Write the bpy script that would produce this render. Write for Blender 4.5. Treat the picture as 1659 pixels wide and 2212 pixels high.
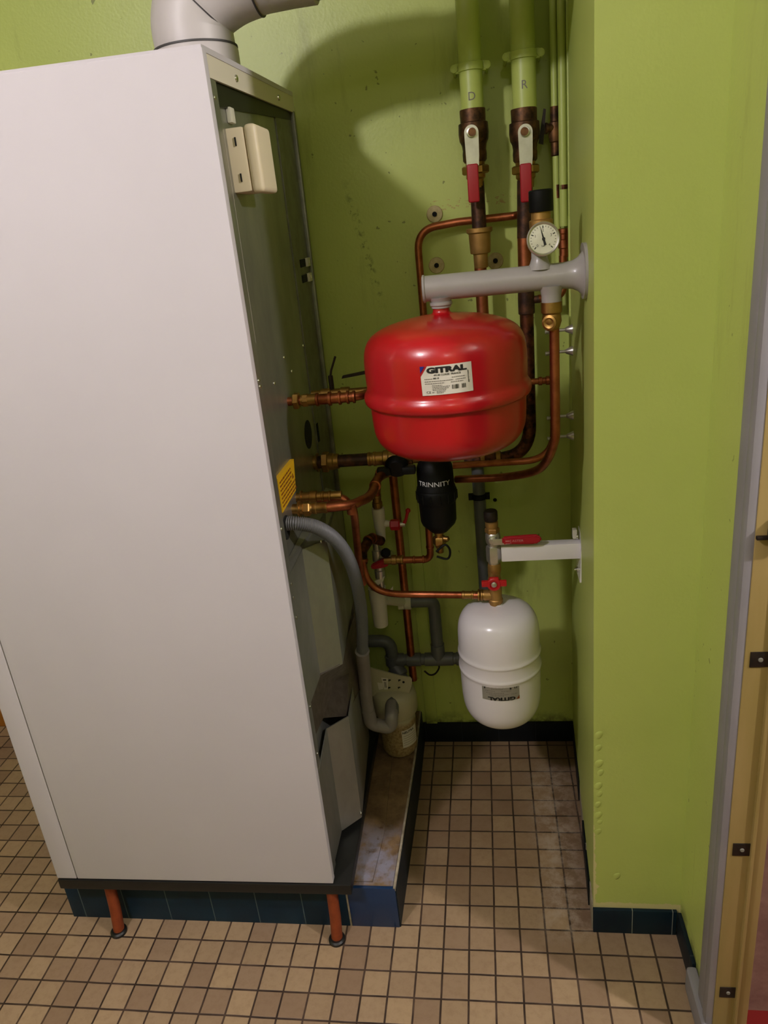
import bpy, bmesh, math, random
from mathutils import Vector, Matrix, Euler
random.seed(7)
S = bpy.context.scene
for o in list(bpy.data.objects):
    bpy.data.objects.remove(o)
COL = S.collection
PI = math.pi

# ------------------------------------------------------------------ camera, world, lights, exposure
cam_d = bpy.data.cameras.new('camera')
cam = bpy.data.objects.new('camera', cam_d)
COL.objects.link(cam)
cam.location = (0.04655, -1.22877, 1.45748)
cam.rotation_euler = (1.19982, 0.10273, 0.12047)
cam_d.sensor_fit = 'VERTICAL'
cam_d.sensor_height = 36.0
cam_d.lens = 1579.5 / 2212 * 36.0
cam_d.clip_start = 0.02
S.camera = cam

W = bpy.data.worlds.new('room_ambient')
S.world = W
W.use_nodes = True
W.node_tree.nodes['Background'].inputs[0].default_value = (1.0, 0.93, 0.86, 1)
W.node_tree.nodes['Background'].inputs[1].default_value = 0.03


def lamp(name, loc, power, radius, col):
    d = bpy.data.lights.new(name, 'POINT')
    d.energy = power
    d.shadow_soft_size = radius
    d.color = col
    o = bpy.data.objects.new(name, d)
    o.location = loc
    COL.objects.link(o)
    return o


lamp('ceiling_lamp', (-0.95, -1.38, 2.30), 60, 0.055, (1.0, 0.925, 0.99))
lamp('far_ceiling_lamp', (0.22, -2.25, 2.34), 7, 0.10, (1.0, 0.90, 0.90))
lamp('corridor_lamp', (1.5, -0.976, 2.2), 95, 0.04, (1.0, 0.93, 0.92))

S.view_settings.view_transform = 'Standard'
S.view_settings.look = 'None'
S.view_settings.exposure = 0.0
S.view_settings.gamma = 1.0
S.view_settings.use_curve_mapping = False


# ------------------------------------------------------------------ materials
def lin(h):
    if isinstance(h, str):
        h = h.lstrip('#')
        v = [int(h[i:i + 2], 16) / 255 for i in (0, 2, 4)]
        return tuple(c / 12.92 if c <= 0.04045 else ((c + 0.055) / 1.055) ** 2.4 for c in v) + (1,)
    return tuple(h) + (1,)


class NT:
    """small wrapper to wire shader nodes"""
    def __init__(s, name):
        s.m = bpy.data.materials.new(name)
        s.m.use_nodes = True
        s.t = s.m.node_tree
        s.b = s.t.nodes['Principled BSDF']

    def n(s, typ, **kw):
        x = s.t.nodes.new(typ)
        for k, v in kw.items():
            setattr(x, k, v)
        return x

    def set(s, sock, v):
        if hasattr(v, 'is_output') or isinstance(v, bpy.types.NodeSocket):
            s.t.links.new(v, sock)
        else:
            sock.default_value = v

    def math(s, op, a, b=None, c=None):
        x = s.n('ShaderNodeMath', operation=op)
        s.set(x.inputs[0], a)
        if b is not None:
            s.set(x.inputs[1], b)
        if c is not None:
            s.set(x.inputs[2], c)
        return x.outputs[0]

    def pos(s):
        return s.n('ShaderNodeNewGeometry').outputs['Position']

    def obj(s):
        return s.n('ShaderNodeTexCoord').outputs['Object']

    def sep(s, v):
        x = s.n('ShaderNodeSeparateXYZ')
        s.set(x.inputs[0], v)
        return x.outputs

    def noise(s, scale, detail=3, rough=0.55, vec=None):
        x = s.n('ShaderNodeTexNoise')
        x.inputs['Scale'].default_value = scale
        x.inputs['Detail'].default_value = detail
        x.inputs['Roughness'].default_value = rough
        s.set(x.inputs['Vector'], vec if vec is not None else s.obj())
        return x.outputs['Fac']

    def ramp(s, f, a, b, ca=0.0, cb=1.0):
        x = s.n('ShaderNodeMapRange')
        s.set(x.inputs[0], f)
        x.inputs[1].default_value = a
        x.inputs[2].default_value = b
        x.inputs[3].default_value = ca
        x.inputs[4].default_value = cb
        return x.outputs[0]

    def mix(s, f, a, b):
        x = s.n('ShaderNodeMix', data_type='RGBA')
        s.set(x.inputs[0], f)
        s.set(x.inputs[6], a)
        s.set(x.inputs[7], b)
        return x.outputs[2]

    def bump(s, h, strength, dist=0.001):
        x = s.n('ShaderNodeBump')
        x.inputs['Strength'].default_value = strength
        x.inputs['Distance'].default_value = dist
        s.set(x.inputs['Height'], h)
        s.set(s.b.inputs['Normal'], x.outputs[0])


def mat(name, c1, rough=0.5, metal=0.0, c2=None, scale=20, lo=0.35, hi=0.65, bump=0, bscale=None,
        coat=0, r2=None, stretch=None):
    t = NT(name)
    t.b.inputs['Roughness'].default_value = rough
    t.b.inputs['Metallic'].default_value = metal
    if coat:
        t.b.inputs['Coat Weight'].default_value = coat
        t.b.inputs['Coat Roughness'].default_value = 0.12
    vec = t.obj()
    if stretch:
        mp = t.n('ShaderNodeMapping')
        mp.inputs['Scale'].default_value = stretch
        t.set(mp.inputs[0], vec)
        vec = mp.outputs[0]
    f = t.ramp(t.noise(scale, 5, 0.6, vec), lo, hi)
    t.set(t.b.inputs['Base Color'], t.mix(f, lin(c1), lin(c2 or c1)))
    if r2 is not None:
        t.set(t.b.inputs['Roughness'], t.ramp(f, 0, 1, rough, r2))
    if bump:
        t.bump(t.noise(bscale or scale * 4, 3, 0.6, vec), bump)
    return t.m


GREEN1, GREEN2 = '#b0bd62', '#b8c46a'


def wall_material(name, stains=False, chips=False):
    t = NT(name)
    t.b.inputs['Roughness'].default_value = 0.42
    p = t.pos()
    col = t.mix(t.ramp(t.noise(3, 4, 0.6, p), 0.3, 0.7), lin(GREEN1), lin(GREEN2))
    sx, sy, sz = t.sep(p)
    if stains:   # grime rubbed into the paint: streaks with a shape of their own
        mp = t.n('ShaderNodeMapping')
        mp.inputs['Scale'].default_value = (14, 14, 2.5)
        t.set(mp.inputs[0], p)
        st = t.ramp(t.noise(1.0, 6, 0.7, mp.outputs[0]), 0.56, 0.74)
        col = t.mix(t.math('MULTIPLY', st, 0.35), col, lin('#6d6a2c'))
        sp = t.ramp(t.noise(60, 2, 0.5, p), 0.735, 0.76)
        col = t.mix(t.math('MULTIPLY', sp, 0.6), col, lin('#4a4420'))
        line = t.math('ADD', t.math('MULTIPLY', t.math('SUBTRACT', sz, 1.311), -0.2), -0.2)
        dl = t.math('ABSOLUTE', t.math('SUBTRACT', sx, line))
        inz = t.math('MULTIPLY', t.ramp(sz, 1.27, 1.32), t.ramp(sz, 1.57, 1.50))
        sk = t.math('MULTIPLY', t.math('MULTIPLY', t.ramp(dl, 0.003, 0.012, 1, 0), inz), t.ramp(t.noise(45, 4, 0.7, p), 0.48, 0.6))
        col = t.mix(t.math('MULTIPLY', sk, 0.75), col, lin('#3f3c1e'))
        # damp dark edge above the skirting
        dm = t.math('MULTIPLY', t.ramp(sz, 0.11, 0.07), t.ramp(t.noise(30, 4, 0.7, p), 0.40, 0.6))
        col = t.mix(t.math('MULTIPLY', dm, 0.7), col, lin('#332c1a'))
        # red pencil note and bare patches above the filling loop
        zz = t.math('ABSOLUTE', t.math('SUBTRACT', sz, 1.492))
        band = t.math('MULTIPLY', t.ramp(zz, 0.010, 0.013, 1, 0),
                      t.ramp(t.math('ABSOLUTE', t.math('SUBTRACT', sx, 0.05)), 0.10, 0.115, 1, 0))
        mp2 = t.n('ShaderNodeMapping')
        mp2.inputs['Scale'].default_value = (90, 1, 160)
        t.set(mp2.inputs[0], p)
        sc = t.ramp(t.noise(1.0, 3, 0.6, mp2.outputs[0]), 0.55, 0.62)
        col = t.mix(t.math('MULTIPLY', t.math('MULTIPLY', band, sc), 0.55), col, lin('#a5604a'))
    if chips:    # paint flaked off along the outside corner and above the skirting
        e = t.math('ABSOLUTE', t.math('SUBTRACT', sx, 0.2125))
        e2 = t.math('ABSOLUTE', t.math('ADD', sy, 0.05))
        d = t.math('MAXIMUM', e, e2)
        nz = t.noise(38, 4, 0.7, p)
        low = t.ramp(sz, 0.62, 0.10, 0.0, 1.0)
        k = t.math('ADD', t.math('MULTIPLY', t.math('MULTIPLY', low, nz), 0.030), -0.0085)
        ch = t.math('LESS_THAN', d, k)
        bz = t.math('ADD', t.math('MULTIPLY', nz, 0.022), 0.069)
        ch2 = t.math('MULTIPLY', t.math('LESS_THAN', sz, bz), t.math('LESS_THAN', sy, -0.045))
        col = t.mix(t.math('MAXIMUM', ch, ch2), col, lin('#cfc58e'))
        # scraped white marks on the inner face of the pier
        mp = t.n('ShaderNodeMapping')
        mp.inputs['Scale'].default_value = (10, 26, 3)
        t.set(mp.inputs[0], p)
        sr = t.math('MULTIPLY', t.ramp(t.noise(1, 4, 0.7, mp.outputs[0]), 0.70, 0.74), t.math('GREATER_THAN', sy, -0.045))
        col = t.mix(t.math('MULTIPLY', sr, 0.6), col, lin('#d8d6bd'))
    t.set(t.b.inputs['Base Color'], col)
    t.bump(t.noise(150, 2, 0.5, p), 0.35, 0.0012)
    return t.m


def floor_material():
    t = NT('floor_tiles')
    P = 0.055
    p = t.pos()
    x, y, z = t.sep(p)
    wob = t.math('MULTIPLY', t.math('SUBTRACT', t.noise(9, 2, 0.5, p), 0.5), 0.05)
    u = t.math('ADD', t.math('DIVIDE', x, P), wob)
    v = t.math('ADD', t.math('DIVIDE', y, P), wob)

    def dist(a):   # distance to the nearest joint, 0..0.5
        f = t.math('FRACT', a)
        return t.math('MINIMUM', f, t.math('SUBTRACT', 1.0, f))
    d = t.math('MINIMUM', dist(u), dist(v))
    g = t.ramp(d, 0.026, 0.046)          # 0 in the joint, 1 on the tile
    cell = t.n('ShaderNodeCombineXYZ')
    t.set(cell.inputs[0], t.math('FLOOR', u))
    t.set(cell.inputs[1], t.math('FLOOR', v))
    wn = t.n('ShaderNodeTexWhiteNoise', noise_dimensions='2D')
    t.set(wn.inputs['Vector'], cell.outputs[0])
    r = wn.outputs['Value']
    cr = t.n('ShaderNodeValToRGB')
    els = cr.color_ramp.elements
    els[0].position, els[0].color = 0.0, lin('#8a7159')
    els[1].position, els[1].color = 1.0, lin('#a58b6b')
    for pos_, c in ((0.25, '#927960'), (0.5, '#9a8164'), (0.75, '#9f8669')):
        e = els.new(pos_)
        e.color = lin(c)
    t.set(cr.inputs[0], r)
    col = t.mix(t.math('MULTIPLY', t.ramp(t.noise(60, 5, 0.7, p), 0.45, 0.75), 0.35), cr.outputs[0], lin('#6e5138'))
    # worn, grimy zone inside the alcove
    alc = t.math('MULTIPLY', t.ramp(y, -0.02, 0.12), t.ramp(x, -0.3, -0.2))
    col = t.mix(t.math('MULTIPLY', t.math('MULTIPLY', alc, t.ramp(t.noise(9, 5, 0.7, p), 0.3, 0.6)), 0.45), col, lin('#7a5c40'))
    grout = t.mix(t.ramp(t.noise(14, 3, 0.6, p), 0.4, 0.65), lin('#2c1d15'), lin('#4f3c30'))
    # whitish lime bloom beside the pier
    lx = t.ramp(t.math('ABSOLUTE', t.math('SUBTRACT', x, 0.16)), 0.02, 0.075, 1, 0)
    ly = t.math('MULTIPLY', t.ramp(y, -0.10, -0.04), t.ramp(y, 0.50, 0.42))
    lb = t.math('MULTIPLY', t.math('MULTIPLY', lx, ly), t.ramp(t.noise(24, 6, 0.75, p), 0.44, 0.60))
    col = t.mix(g, grout, col)
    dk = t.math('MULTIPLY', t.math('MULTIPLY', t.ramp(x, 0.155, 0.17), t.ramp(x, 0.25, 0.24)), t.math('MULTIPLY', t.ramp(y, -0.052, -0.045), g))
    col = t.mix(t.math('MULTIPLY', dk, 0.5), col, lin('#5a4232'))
    col = t.mix(t.math('MULTIPLY', lb, 0.5), col, lin('#bcac9c'))
    t.set(t.b.inputs['Base Color'], col)
    t.b.inputs['Roughness'].default_value = 0.55
    t.bump(t.math('ADD', g, t.math('MULTIPLY', t.noise(90, 3, 0.6, p), 0.15)), 0.5, 0.0015)
    return t.m


def tile_strip_material(name, base, along, pitch, off, joint='#7d8078', c2=None):
    """glazed tile strip with thin upright joints along x or y"""
    t = NT(name)
    p = t.pos()
    s = t.sep(p)[along]
    f = t.math('FRACT', t.math('DIVIDE', t.math('ADD', s, off), pitch))
    d = t.math('MINIMUM', f, t.math('SUBTRACT', 1.0, f))
    g = t.ramp(d, 0.007, 0.014)
    col = t.mix(t.ramp(t.noise(12, 3, 0.6, p), 0.35, 0.65), lin(base), lin(c2 or base))
    t.set(t.b.inputs['Base Color'], t.mix(g, lin(joint), col))
    t.b.inputs['Roughness'].default_value = 0.55
    t.b.inputs['Specular IOR Level'].default_value = 0.3
    t.bump(g, 0.3, 0.001)
    return t.m


M = {}
M['wall'] = wall_material('green_wall_paint', stains=True)
M['pier'] = wall_material('green_wall_paint_chipped', chips=True)
M['floor'] = floor_material()
M['ceiling'] = mat('ceiling_paint', '#c4c0b6', 0.8)
M['skirt_x'] = tile_strip_material('skirting_tiles_front', '#06222e', 0, 0.0815, -0.210, c2='#041826')
M['skirt_b'] = tile_strip_material('skirting_tiles_back', '#060d14', 0, 0.108, 0.19, '#1a2028')
M['skirt_y'] = tile_strip_material('skirting_tiles_side', '#091822', 1, 0.105, 0.05, '#30383a')
M['plinth_tile'] = tile_strip_material('plinth_tiles', '#052a3e', 0, 0.108, 0.318, '#46565c', c2='#042234')
M['plinth_blue'] = mat('plinth_end_tile', '#18345a', 0.35, c2='#142d50', scale=8)
M['cream_joint'] = mat('cream_joint', '#a59a86', 0.8, c2='#857a66', scale=50)


def plinth_top_material():
    t = NT('stained_screed')
    p = t.pos()
    x, y, z = t.sep(p)
    col = t.mix(t.ramp(t.noise(18, 6, 0.7, p), 0.35, 0.65), lin('#5f4a33'), lin('#846a4a'))
    col = t.mix(t.math('MULTIPLY', t.ramp(y, 0.14, 0.05), t.ramp(t.noise(22, 4, 0.6, p), 0.40, 0.6)), col, lin('#84818e'))
    col = t.mix(t.ramp(t.noise(40, 4, 0.6, p), 0.60, 0.72), col, lin('#57412c'))
    t.set(t.b.inputs['Base Color'], col)
    t.b.inputs['Roughness'].default_value = 0.6
    t.bump(t.noise(40, 5, 0.7, p), 0.5, 0.003)
    return t.m


M['screed'] = plinth_top_material()
M['copper'] = mat('copper', '#b26a49', 0.42, 1.0, c2='#7c4228', scale=25, lo=0.42, hi=0.72, r2=0.45)
M['old_copper'] = mat('tarnished_copper', '#7a4a34', 0.45, 1.0, c2='#3a2a24', scale=40, lo=0.4, hi=0.6, r2=0.6)
M['dark_pipe'] = mat('blackened_pipe', '#3d2c24', 0.5, 0.7, c2='#6b4630', scale=45, lo=0.45, hi=0.7)
M['brass'] = mat('brass', '#b08a52', 0.42, 1.0, c2='#96713c', scale=30)
M['bright_brass'] = mat('matt_brass', '#b58d52', 0.5, 0.75, c2='#a17a42', scale=30)
M['bronze'] = mat('grimy_bronze', '#7c5636', 0.5, 0.8, c2='#3b2a20', scale=30, lo=0.35, hi=0.6)
M['chrome'] = mat('nickel_plate', '#cfccc6', 0.34, 0.85, c2='#bcb8b0', scale=30)
M['galv'] = mat('galvanised_sheet', '#a9a9a2', 0.34, 0.85, c2='#94948c', scale=9, r2=0.44, stretch=(1, 1, .5))
M['galv_dull'] = mat('dull_steel_sheet', '#7d7269', 0.5, 0.9, c2='#695d54', scale=60)
M['galv_post'] = mat('galvanised_post', '#8b8a82', 0.45, 0.8, c2='#74736b', scale=30)
M['screw'] = mat('bright_screw', '#dcdad2', 0.25, 1.0)
M['white'] = mat('white_enamel', '#c2bcc1', 0.72, c2='#bfb9be', scale=4, bump=0.03, bscale=900)
M['fascia'] = mat('cream_white_enamel', '#d9d0bf', 0.4)
M['cream'] = mat('cream_plastic', '#dccdb2', 0.45)
M['black'] = mat('black_steel', '#121211', 0.45)
M['black_plastic'] = mat('black_plastic', '#060607', 0.5, c2='#0a0a0b', scale=60)
M['black_plastic'].node_tree.nodes['Principled BSDF'].inputs['Specular IOR Level'].default_value = 0.22
M['dark_hole'] = mat('dark_opening', '#050505', 0.9)
M['yellow'] = mat('yellow_label', '#d2a414', 0.5)
M['red_ink'] = mat('red_brown_ink', '#7c3a10', 0.6)
M['flue'] = mat('grey_flue_plastic', '#bcb5b4', 0.45, c2='#b4adac', scale=6)
M['seal'] = mat('dark_rubber_seal', '#3d3a3b', 0.6)
M['pale_green'] = mat('green_pipe_paint', '#b9c76a', 0.4, c2='#b2bf63', scale=12)
M['red'] = mat('red_enamel', '#ae101a', 0.28, c2='#a60e18', scale=5, coat=0.3, bump=0.05, bscale=300)
M['red_plastic'] = mat('red_plastic', '#b3121c', 0.4)
M['red_grip'] = mat('red_vinyl_grip', '#a00f22', 0.4)
M['white_vessel'] = mat('white_gloss_enamel', '#e4dfe4', 0.25, c2='#e0dbe0', scale=5, coat=0.3, bump=0.04, bscale=250)
M['grey_enamel'] = mat('grey_enamel', '#a39e9c', 0.35, c2='#9a9593', scale=8, coat=0.2)
M['paper'] = mat('label_paper', '#c9c3b6', 0.5)
M['silver'] = mat('silver_label', '#9a968d', 0.45, 0.3)
M['ink'] = mat('black_ink', '#0d0c0c', 0.6)
M['grey_ink'] = mat('grey_ink', '#77716a', 0.6)
M['blue_ink'] = mat('blue_ink', '#1a1a78', 0.5)
M['white_ink'] = mat('white_ink', '#d7d7d7', 0.5)
M['dial'] = mat('white_dial', '#e6e6ea', 0.45)
M['pvc'] = mat('grey_pvc', '#5f6064', 0.4, c2='#55565a', scale=12)
M['pvc_light'] = mat('light_grey_pvc', '#86807e', 0.42, c2='#7b7573', scale=10)
M['hose'] = mat('grey_corrugated_hose', '#626266', 0.5)
M['white_plastic'] = mat('white_plastic', '#c9c4b4', 0.45)
M['door_grey'] = mat('grey_door_trim', '#8a868a', 0.5, c2='#837f84', scale=10)
M['door_yellow'] = mat('yellow_painted_timber', '#a68e5c', 0.5, c2='#94804a', scale=14, stretch=(1, 1, .15))
M['rust'] = mat('rusty_black_iron', '#1b1510', 0.6, 0.4, c2='#2e2118', scale=80)
M['orange'] = mat('orange_varnished_wood', '#a86a22', 0.4, c2='#8f5618', scale=10, stretch=(1, 1, .1))
M['orange_pipe'] = mat('orange_copper', '#9c4a26', 0.5, 0.35, c2='#823a1c', scale=30)
M['pink'] = mat('pink_crepi', '#a07c74', 0.8, c2='#8a6660', scale=30, bump=.4)
M['faded_red'] = mat('faded_red_print', '#c98a8c', 0.5)
M['red_floor'] = mat('red_tile', '#7d1714', 0.4)
M['disc'] = mat('cream_disc', '#c2b284', 0.6, c2='#a2935f', scale=60)
M['plug'] = mat('grey_plug', '#77746a', 0.6)


def granulate_material():
    t = NT('translucent_canister')
    z = t.sep(t.pos())[2]
    p = t.pos()
    f = t.ramp(t.math('ADD', z, t.math('MULTIPLY', t.noise(30, 2, .5, p), 0.02)), 0.232, 0.246)
    fill = t.mix(t.ramp(t.noise(160, 3, 0.6, p), 0.42, 0.62), lin('#a08a64'), lin('#7d6544'))
    t.set(t.b.inputs['Base Color'], t.mix(f, fill, lin('#aaa388')))
    t.b.inputs['Roughness'].default_value = 0.45
    t.b.inputs['Subsurface Weight'].default_value = 0.1
    t.b.inputs['Subsurface Radius'].default_value = (0.01, 0.01, 0.008)
    return t.m


M['canister'] = granulate_material()
M['milky'] = mat('milky_plastic', '#a7a085', 0.4)

# ------------------------------------------------------------------ object helpers
BASE = {}


def vec(*a):
    return Vector(a)


def tag(o, label=None, cat=None, group=None, kind=None):
    if label:
        o['label'] = label
    if cat:
        o['category'] = cat
    if group:
        o['group'] = group
    if kind:
        o['kind'] = kind
    return o


def thing(name, label, cat, loc, group=None, rot=(0, 0, 0)):
    o = bpy.data.objects.new(name, None)
    o.empty_display_size = 0.05
    COL.objects.link(o)
    o.location = loc
    o.rotation_euler = rot
    BASE[o.name] = Vector(loc)
    return tag(o, label, cat, group)


def obj(name, bm, m, parent=None, label=None, smooth=True, angle=35):
    """link a bmesh drawn in place as ONE mesh object; under a parent it is kept relative to the thing's base"""
    bmesh.ops.recalc_face_normals(bm, faces=bm.faces[:])
    if parent is not None:
        base = BASE[parent.name]
        bmesh.ops.translate(bm, verts=bm.verts[:], vec=-base)
    me = bpy.data.meshes.new(name)
    bm.to_mesh(me)
    bm.free()
    me.materials.append(M[m] if isinstance(m, str) else m)
    if smooth:
        for p in me.polygons:
            p.use_smooth = True
        me.set_sharp_from_angle(angle=math.radians(angle))
    o = bpy.data.objects.new(name, me)
    COL.objects.link(o)
    if parent is not None:
        o.parent = parent
        BASE[o.name] = BASE[parent.name]
    else:
        BASE[o.name] = Vector((0, 0, 0))
    if label:
        o['label'] = label
    return o


def solo(name, bm, m, label, cat, group=None, **kw):
    """a thing that is one mesh; origin at the middle of its base"""
    vs = [v.co for v in bm.verts]
    c = Vector(((min(v.x for v in vs) + max(v.x for v in vs)) / 2, (min(v.y for v in vs) + max(v.y for v in vs)) / 2,
                min(v.z for v in vs)))
    bmesh.ops.translate(bm, verts=bm.verts[:], vec=-c)
    o = obj(name, bm, m, **kw)
    o.location = c
    BASE[o.name] = c
    return tag(o, label, cat, group)


def struct(name, bm, m, parent=None, label=None, **kw):
    o = obj(name, bm, m, parent, **kw)
    if parent is None:
        o['kind'] = 'structure'
    if label:
        o['label'] = label
    return o


def B():
    return bmesh.new()


def box(bm, x0, x1, y0, y1, z0, z1, bev=0.0, seg=2):
    r = bmesh.ops.create_cube(bm, size=1)
    vs = r['verts']
    for v in vs:
        v.co = Vector((x0 + (v.co.x + .5) * (x1 - x0), y0 + (v.co.y + .5) * (y1 - y0), z0 + (v.co.z + .5) * (z1 - z0)))
    if bev:
        es = list({e for v in vs for e in v.link_edges})
        bmesh.ops.bevel(bm, geom=es, offset=bev, segments=seg, affect='EDGES', profile=0.6)
    return bm


def prism(bm, pts, d):
    """closed polygon (3-D points) extruded by vector d"""
    d = Vector(d)
    a = [bm.verts.new(Vector(p)) for p in pts]
    b = [bm.verts.new(Vector(p) + d) for p in pts]
    n = len(pts)
    bm.faces.new(a)
    bm.faces.new(b[::-1])
    for i in range(n):
        bm.faces.new((a[i], b[i], b[(i + 1) % n], a[(i + 1) % n]))
    return bm


def frame(d):
    d = Vector(d).normalized()
    u = d.cross(Vector((0, 0, 1)))
    if u.length < 1e-3:
        u = d.cross(Vector((0, 1, 0)))
    u.normalize()
    return d, u, d.cross(u)


def tube(bm, pts, r, seg=14, caps=True, r_inner=None):
    """round tube along points; r number or list"""
    pts = [Vector(p) for p in pts]
    n = len(pts)
    rs = r if isinstance(r, (list, tuple)) else [r] * n
    t0 = (pts[1] - pts[0]).normalized()
    _, u, _ = frame(t0)
    rings = []
    prev = t0
    for i in range(n):
        if i == 0:
            t = t0
        elif i == n - 1:
            t = (pts[-1] - pts[-2]).normalized()
        else:
            a, b = (pts[i] - pts[i - 1]), (pts[i + 1] - pts[i])
            t = (a.normalized() + b.normalized())
            t = t.normalized() if t.length > 1e-6 else b.normalized()
        q = prev.rotation_difference(t)
        u = q @ u
        u = (u - t * u.dot(t)).normalized()
        w = t.cross(u)
        prev = t
        rings.append([bm.verts.new(pts[i] + (u * math.cos(2 * PI * k / seg) + w * math.sin(2 * PI * k / seg)) * rs[i]) for k in range(seg)])
    for a, b in zip(rings, rings[1:]):
        for k in range(seg):
            bm.faces.new((a[k], a[(k + 1) % seg], b[(k + 1) % seg], b[k]))
    if caps:
        bm.faces.new(rings[0][::-1])
        bm.faces.new(rings[-1])
    return bm


def rod(bm, a, b, r, seg=16, r2=None):
    return tube(bm, [a, b], [r, r2 if r2 is not None else r], seg)


def stack(bm, start, axis, prof, seg=20):
    """turned body: prof is a list of (distance along axis, radius)"""
    d, u, w = frame(axis)
    s = Vector(start)
    rings = []
    for h, r in prof:
        c = s + d * h
        if r <= 1e-6:
            rings.append([bm.verts.new(c)])
        else:
            rings.append([bm.verts.new(c + (u * math.cos(2 * PI * k / seg) + w * math.sin(2 * PI * k / seg)) * r) for k in range(seg)])
    for a, b in zip(rings, rings[1:]):
        for k in range(seg):
            k2 = (k + 1) % seg
            if len(a) == 1 and len(b) == 1:
                continue
            if len(a) == 1:
                bm.faces.new((a[0], b[k2], b[k]))
            elif len(b) == 1:
                bm.faces.new((a[k], a[k2], b[0]))
            else:
                bm.faces.new((a[k], a[k2], b[k2], b[k]))
    if len(rings[0]) > 1:
        bm.faces.new(rings[0][::-1])
    if len(rings[-1]) > 1:
        bm.faces.new(rings[-1])
    return bm


def nut(bm, c, axis, r, h, bev=0.12):
    d = Vector(axis).normalized()
    c = Vector(c) - d * h / 2
    return stack(bm, c, axis, [(0, r * (1 - bev)), (h * .15, r), (h * .85, r), (h, r * (1 - bev))], 6)


def fillet(pts, rad, n=7):
    """polyline with rounded corners"""
    pts = [Vector(p) for p in pts]
    out = [pts[0]]
    for i in range(1, len(pts) - 1):
        a, b, c = pts[i - 1], pts[i], pts[i + 1]
        u, v = (a - b), (c - b)
        ang = u.angle(v)
        r = rad[i - 1] if isinstance(rad, (list, tuple)) else rad
        t = min(r / math.tan(ang / 2), u.length * .49, v.length * .49) if ang < PI - 1e-3 else 0
        if t <= 1e-5:
            out.append(b)
            continue
        p, q = b + u.normalized() * t, b + v.normalized() * t
        for k in range(n + 1):
            s = k / n
            out.append((1 - s) ** 2 * p + 2 * s * (1 - s) * b + s * s * q)
    out.append(pts[-1])
    return out


def spline(pts, n=8):
    pts = [Vector(p) for p in pts]
    P = [2 * pts[0] - pts[1]] + pts + [2 * pts[-1] - pts[-2]]
    out = []
    for i in range(1, len(P) - 2):
        a, b, c, d = P[i - 1], P[i], P[i + 1], P[i + 2]
        for k in range(n):
            t = k / n
            out.append(0.5 * ((2 * b) + (c - a) * t + (2 * a - 5 * b + 4 * c - d) * t * t + (3 * b - a - 3 * c + d) * t ** 3))
    out.append(pts[-1])
    return out


def lathe(bm, c, prof, seg=64):
    return stack(bm, c, (0, 0, 1), [(z, r) for r, z in prof], seg)


def smooth_profile(pts, n=6):
    q = spline([Vector((r, z, 0)) for r, z in pts], n)
    return [(max(v.x, 0), v.y) for v in q]


def text_mesh(bm, s, size, fn, bold=0.0, shear=0.0, align='LEFT', stretch=1.0):
    """letters as flat mesh; fn maps (u, v) in metres to a 3-D point"""
    cu = bpy.data.curves.new('lettering', 'FONT')
    cu.body = s
    cu.size = 1.0
    cu.offset = bold
    cu.shear = shear
    cu.resolution_u = 3
    tmp = bpy.data.objects.new('lettering', cu)
    me = bpy.data.meshes.new_from_object(tmp)
    xs = [v.co.x for v in me.vertices] or [0]
    w = max(xs) - min(xs)
    off = {'LEFT': 0, 'CENTER': -w / 2, 'RIGHT': -w}[align] - min(xs)
    vs = [bm.verts.new(fn((v.co.x + off) * size * stretch, v.co.y * size)) for v in me.vertices]
    for p in me.polygons:
        try:
            bm.faces.new([vs[i] for i in p.vertices])
        except ValueError:
            pass
    bpy.data.objects.remove(tmp)
    bpy.data.curves.remove(cu)
    bpy.data.meshes.remove(me)
    return bm


def quad(bm, fn, u0, u1, v0, v1, nu=1, nv=1):
    g = [[bm.verts.new(fn(u0 + (u1 - u0) * i / nu, v0 + (v1 - v0) * j / nv)) for i in range(nu + 1)] for j in range(nv + 1)]
    for j in range(nv):
        for i in range(nu):
            bm.faces.new((g[j][i], g[j][i + 1], g[j + 1][i + 1], g[j + 1][i]))
    return bm


def poly(bm, fn, pts):
    bm.faces.new([bm.verts.new(fn(u, v)) for u, v in pts])
    return bm


def each(name, m, parent, items, fn, **kw):
    """one mesh object per piece"""
    out = []
    for it in items:
        bb = B()
        fn(bb, *it)
        out.append(obj(name, bb, m, parent, **kw))
    return out


# ------------------------------------------------------------------ setting; coordinates below mostly worked out from image pixels at assumed depths
XR = 0.39            # right wall
YP = -0.05           # face of the pier
YB = 0.575           # back wall


def px(y):           # inner face of the pier (slightly out of square)
    return 0.2125 + 0.055 * (y + 0.05)


struct('floor', box(B(), -3.0, 1.6, -3.2, 0.75, -0.05, 0.0), 'floor')
b = B()
box(b, -1.55, 0.30, YB, YB + 0.15, 0, 2.5)
box(b, -3.0, -1.55, YB, YB + 0.15, 2.05, 2.5)
struct('wall_back', b, 'wall')
b = B()
prism(b, [(px(YP), YP, 0), (XR + 0.1, YP, 0), (XR + 0.1, YB + .1, 0), (px(YB), YB + .1, 0)], (0, 0, 2.5))
for x, z, r in ((0.2225, .515, .006), (.222, .485, .005), (.223, .447, .0065), (.226, .425, .005), (.222, .392, .006), (.224, .372, .005),
                (.221, .345, .005), (.222, .318, .006), (.225, .30, .004), (.222, .275, .005), (.26, .155, .006)):
    s = bmesh.ops.create_uvsphere(b, u_segments=10, v_segments=6, radius=1)
    for v in s['verts']:
        v.co = Vector((x + v.co.x * r * (1.3 + .35 * v.co.z), YP + v.co.y * r * .3, z + v.co.z * r * 1.5 + v.co.x * r * .4))
struct('wall_pier', b, 'pier', label='green pier beside the boiler with blistered paint')
b = B()
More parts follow.
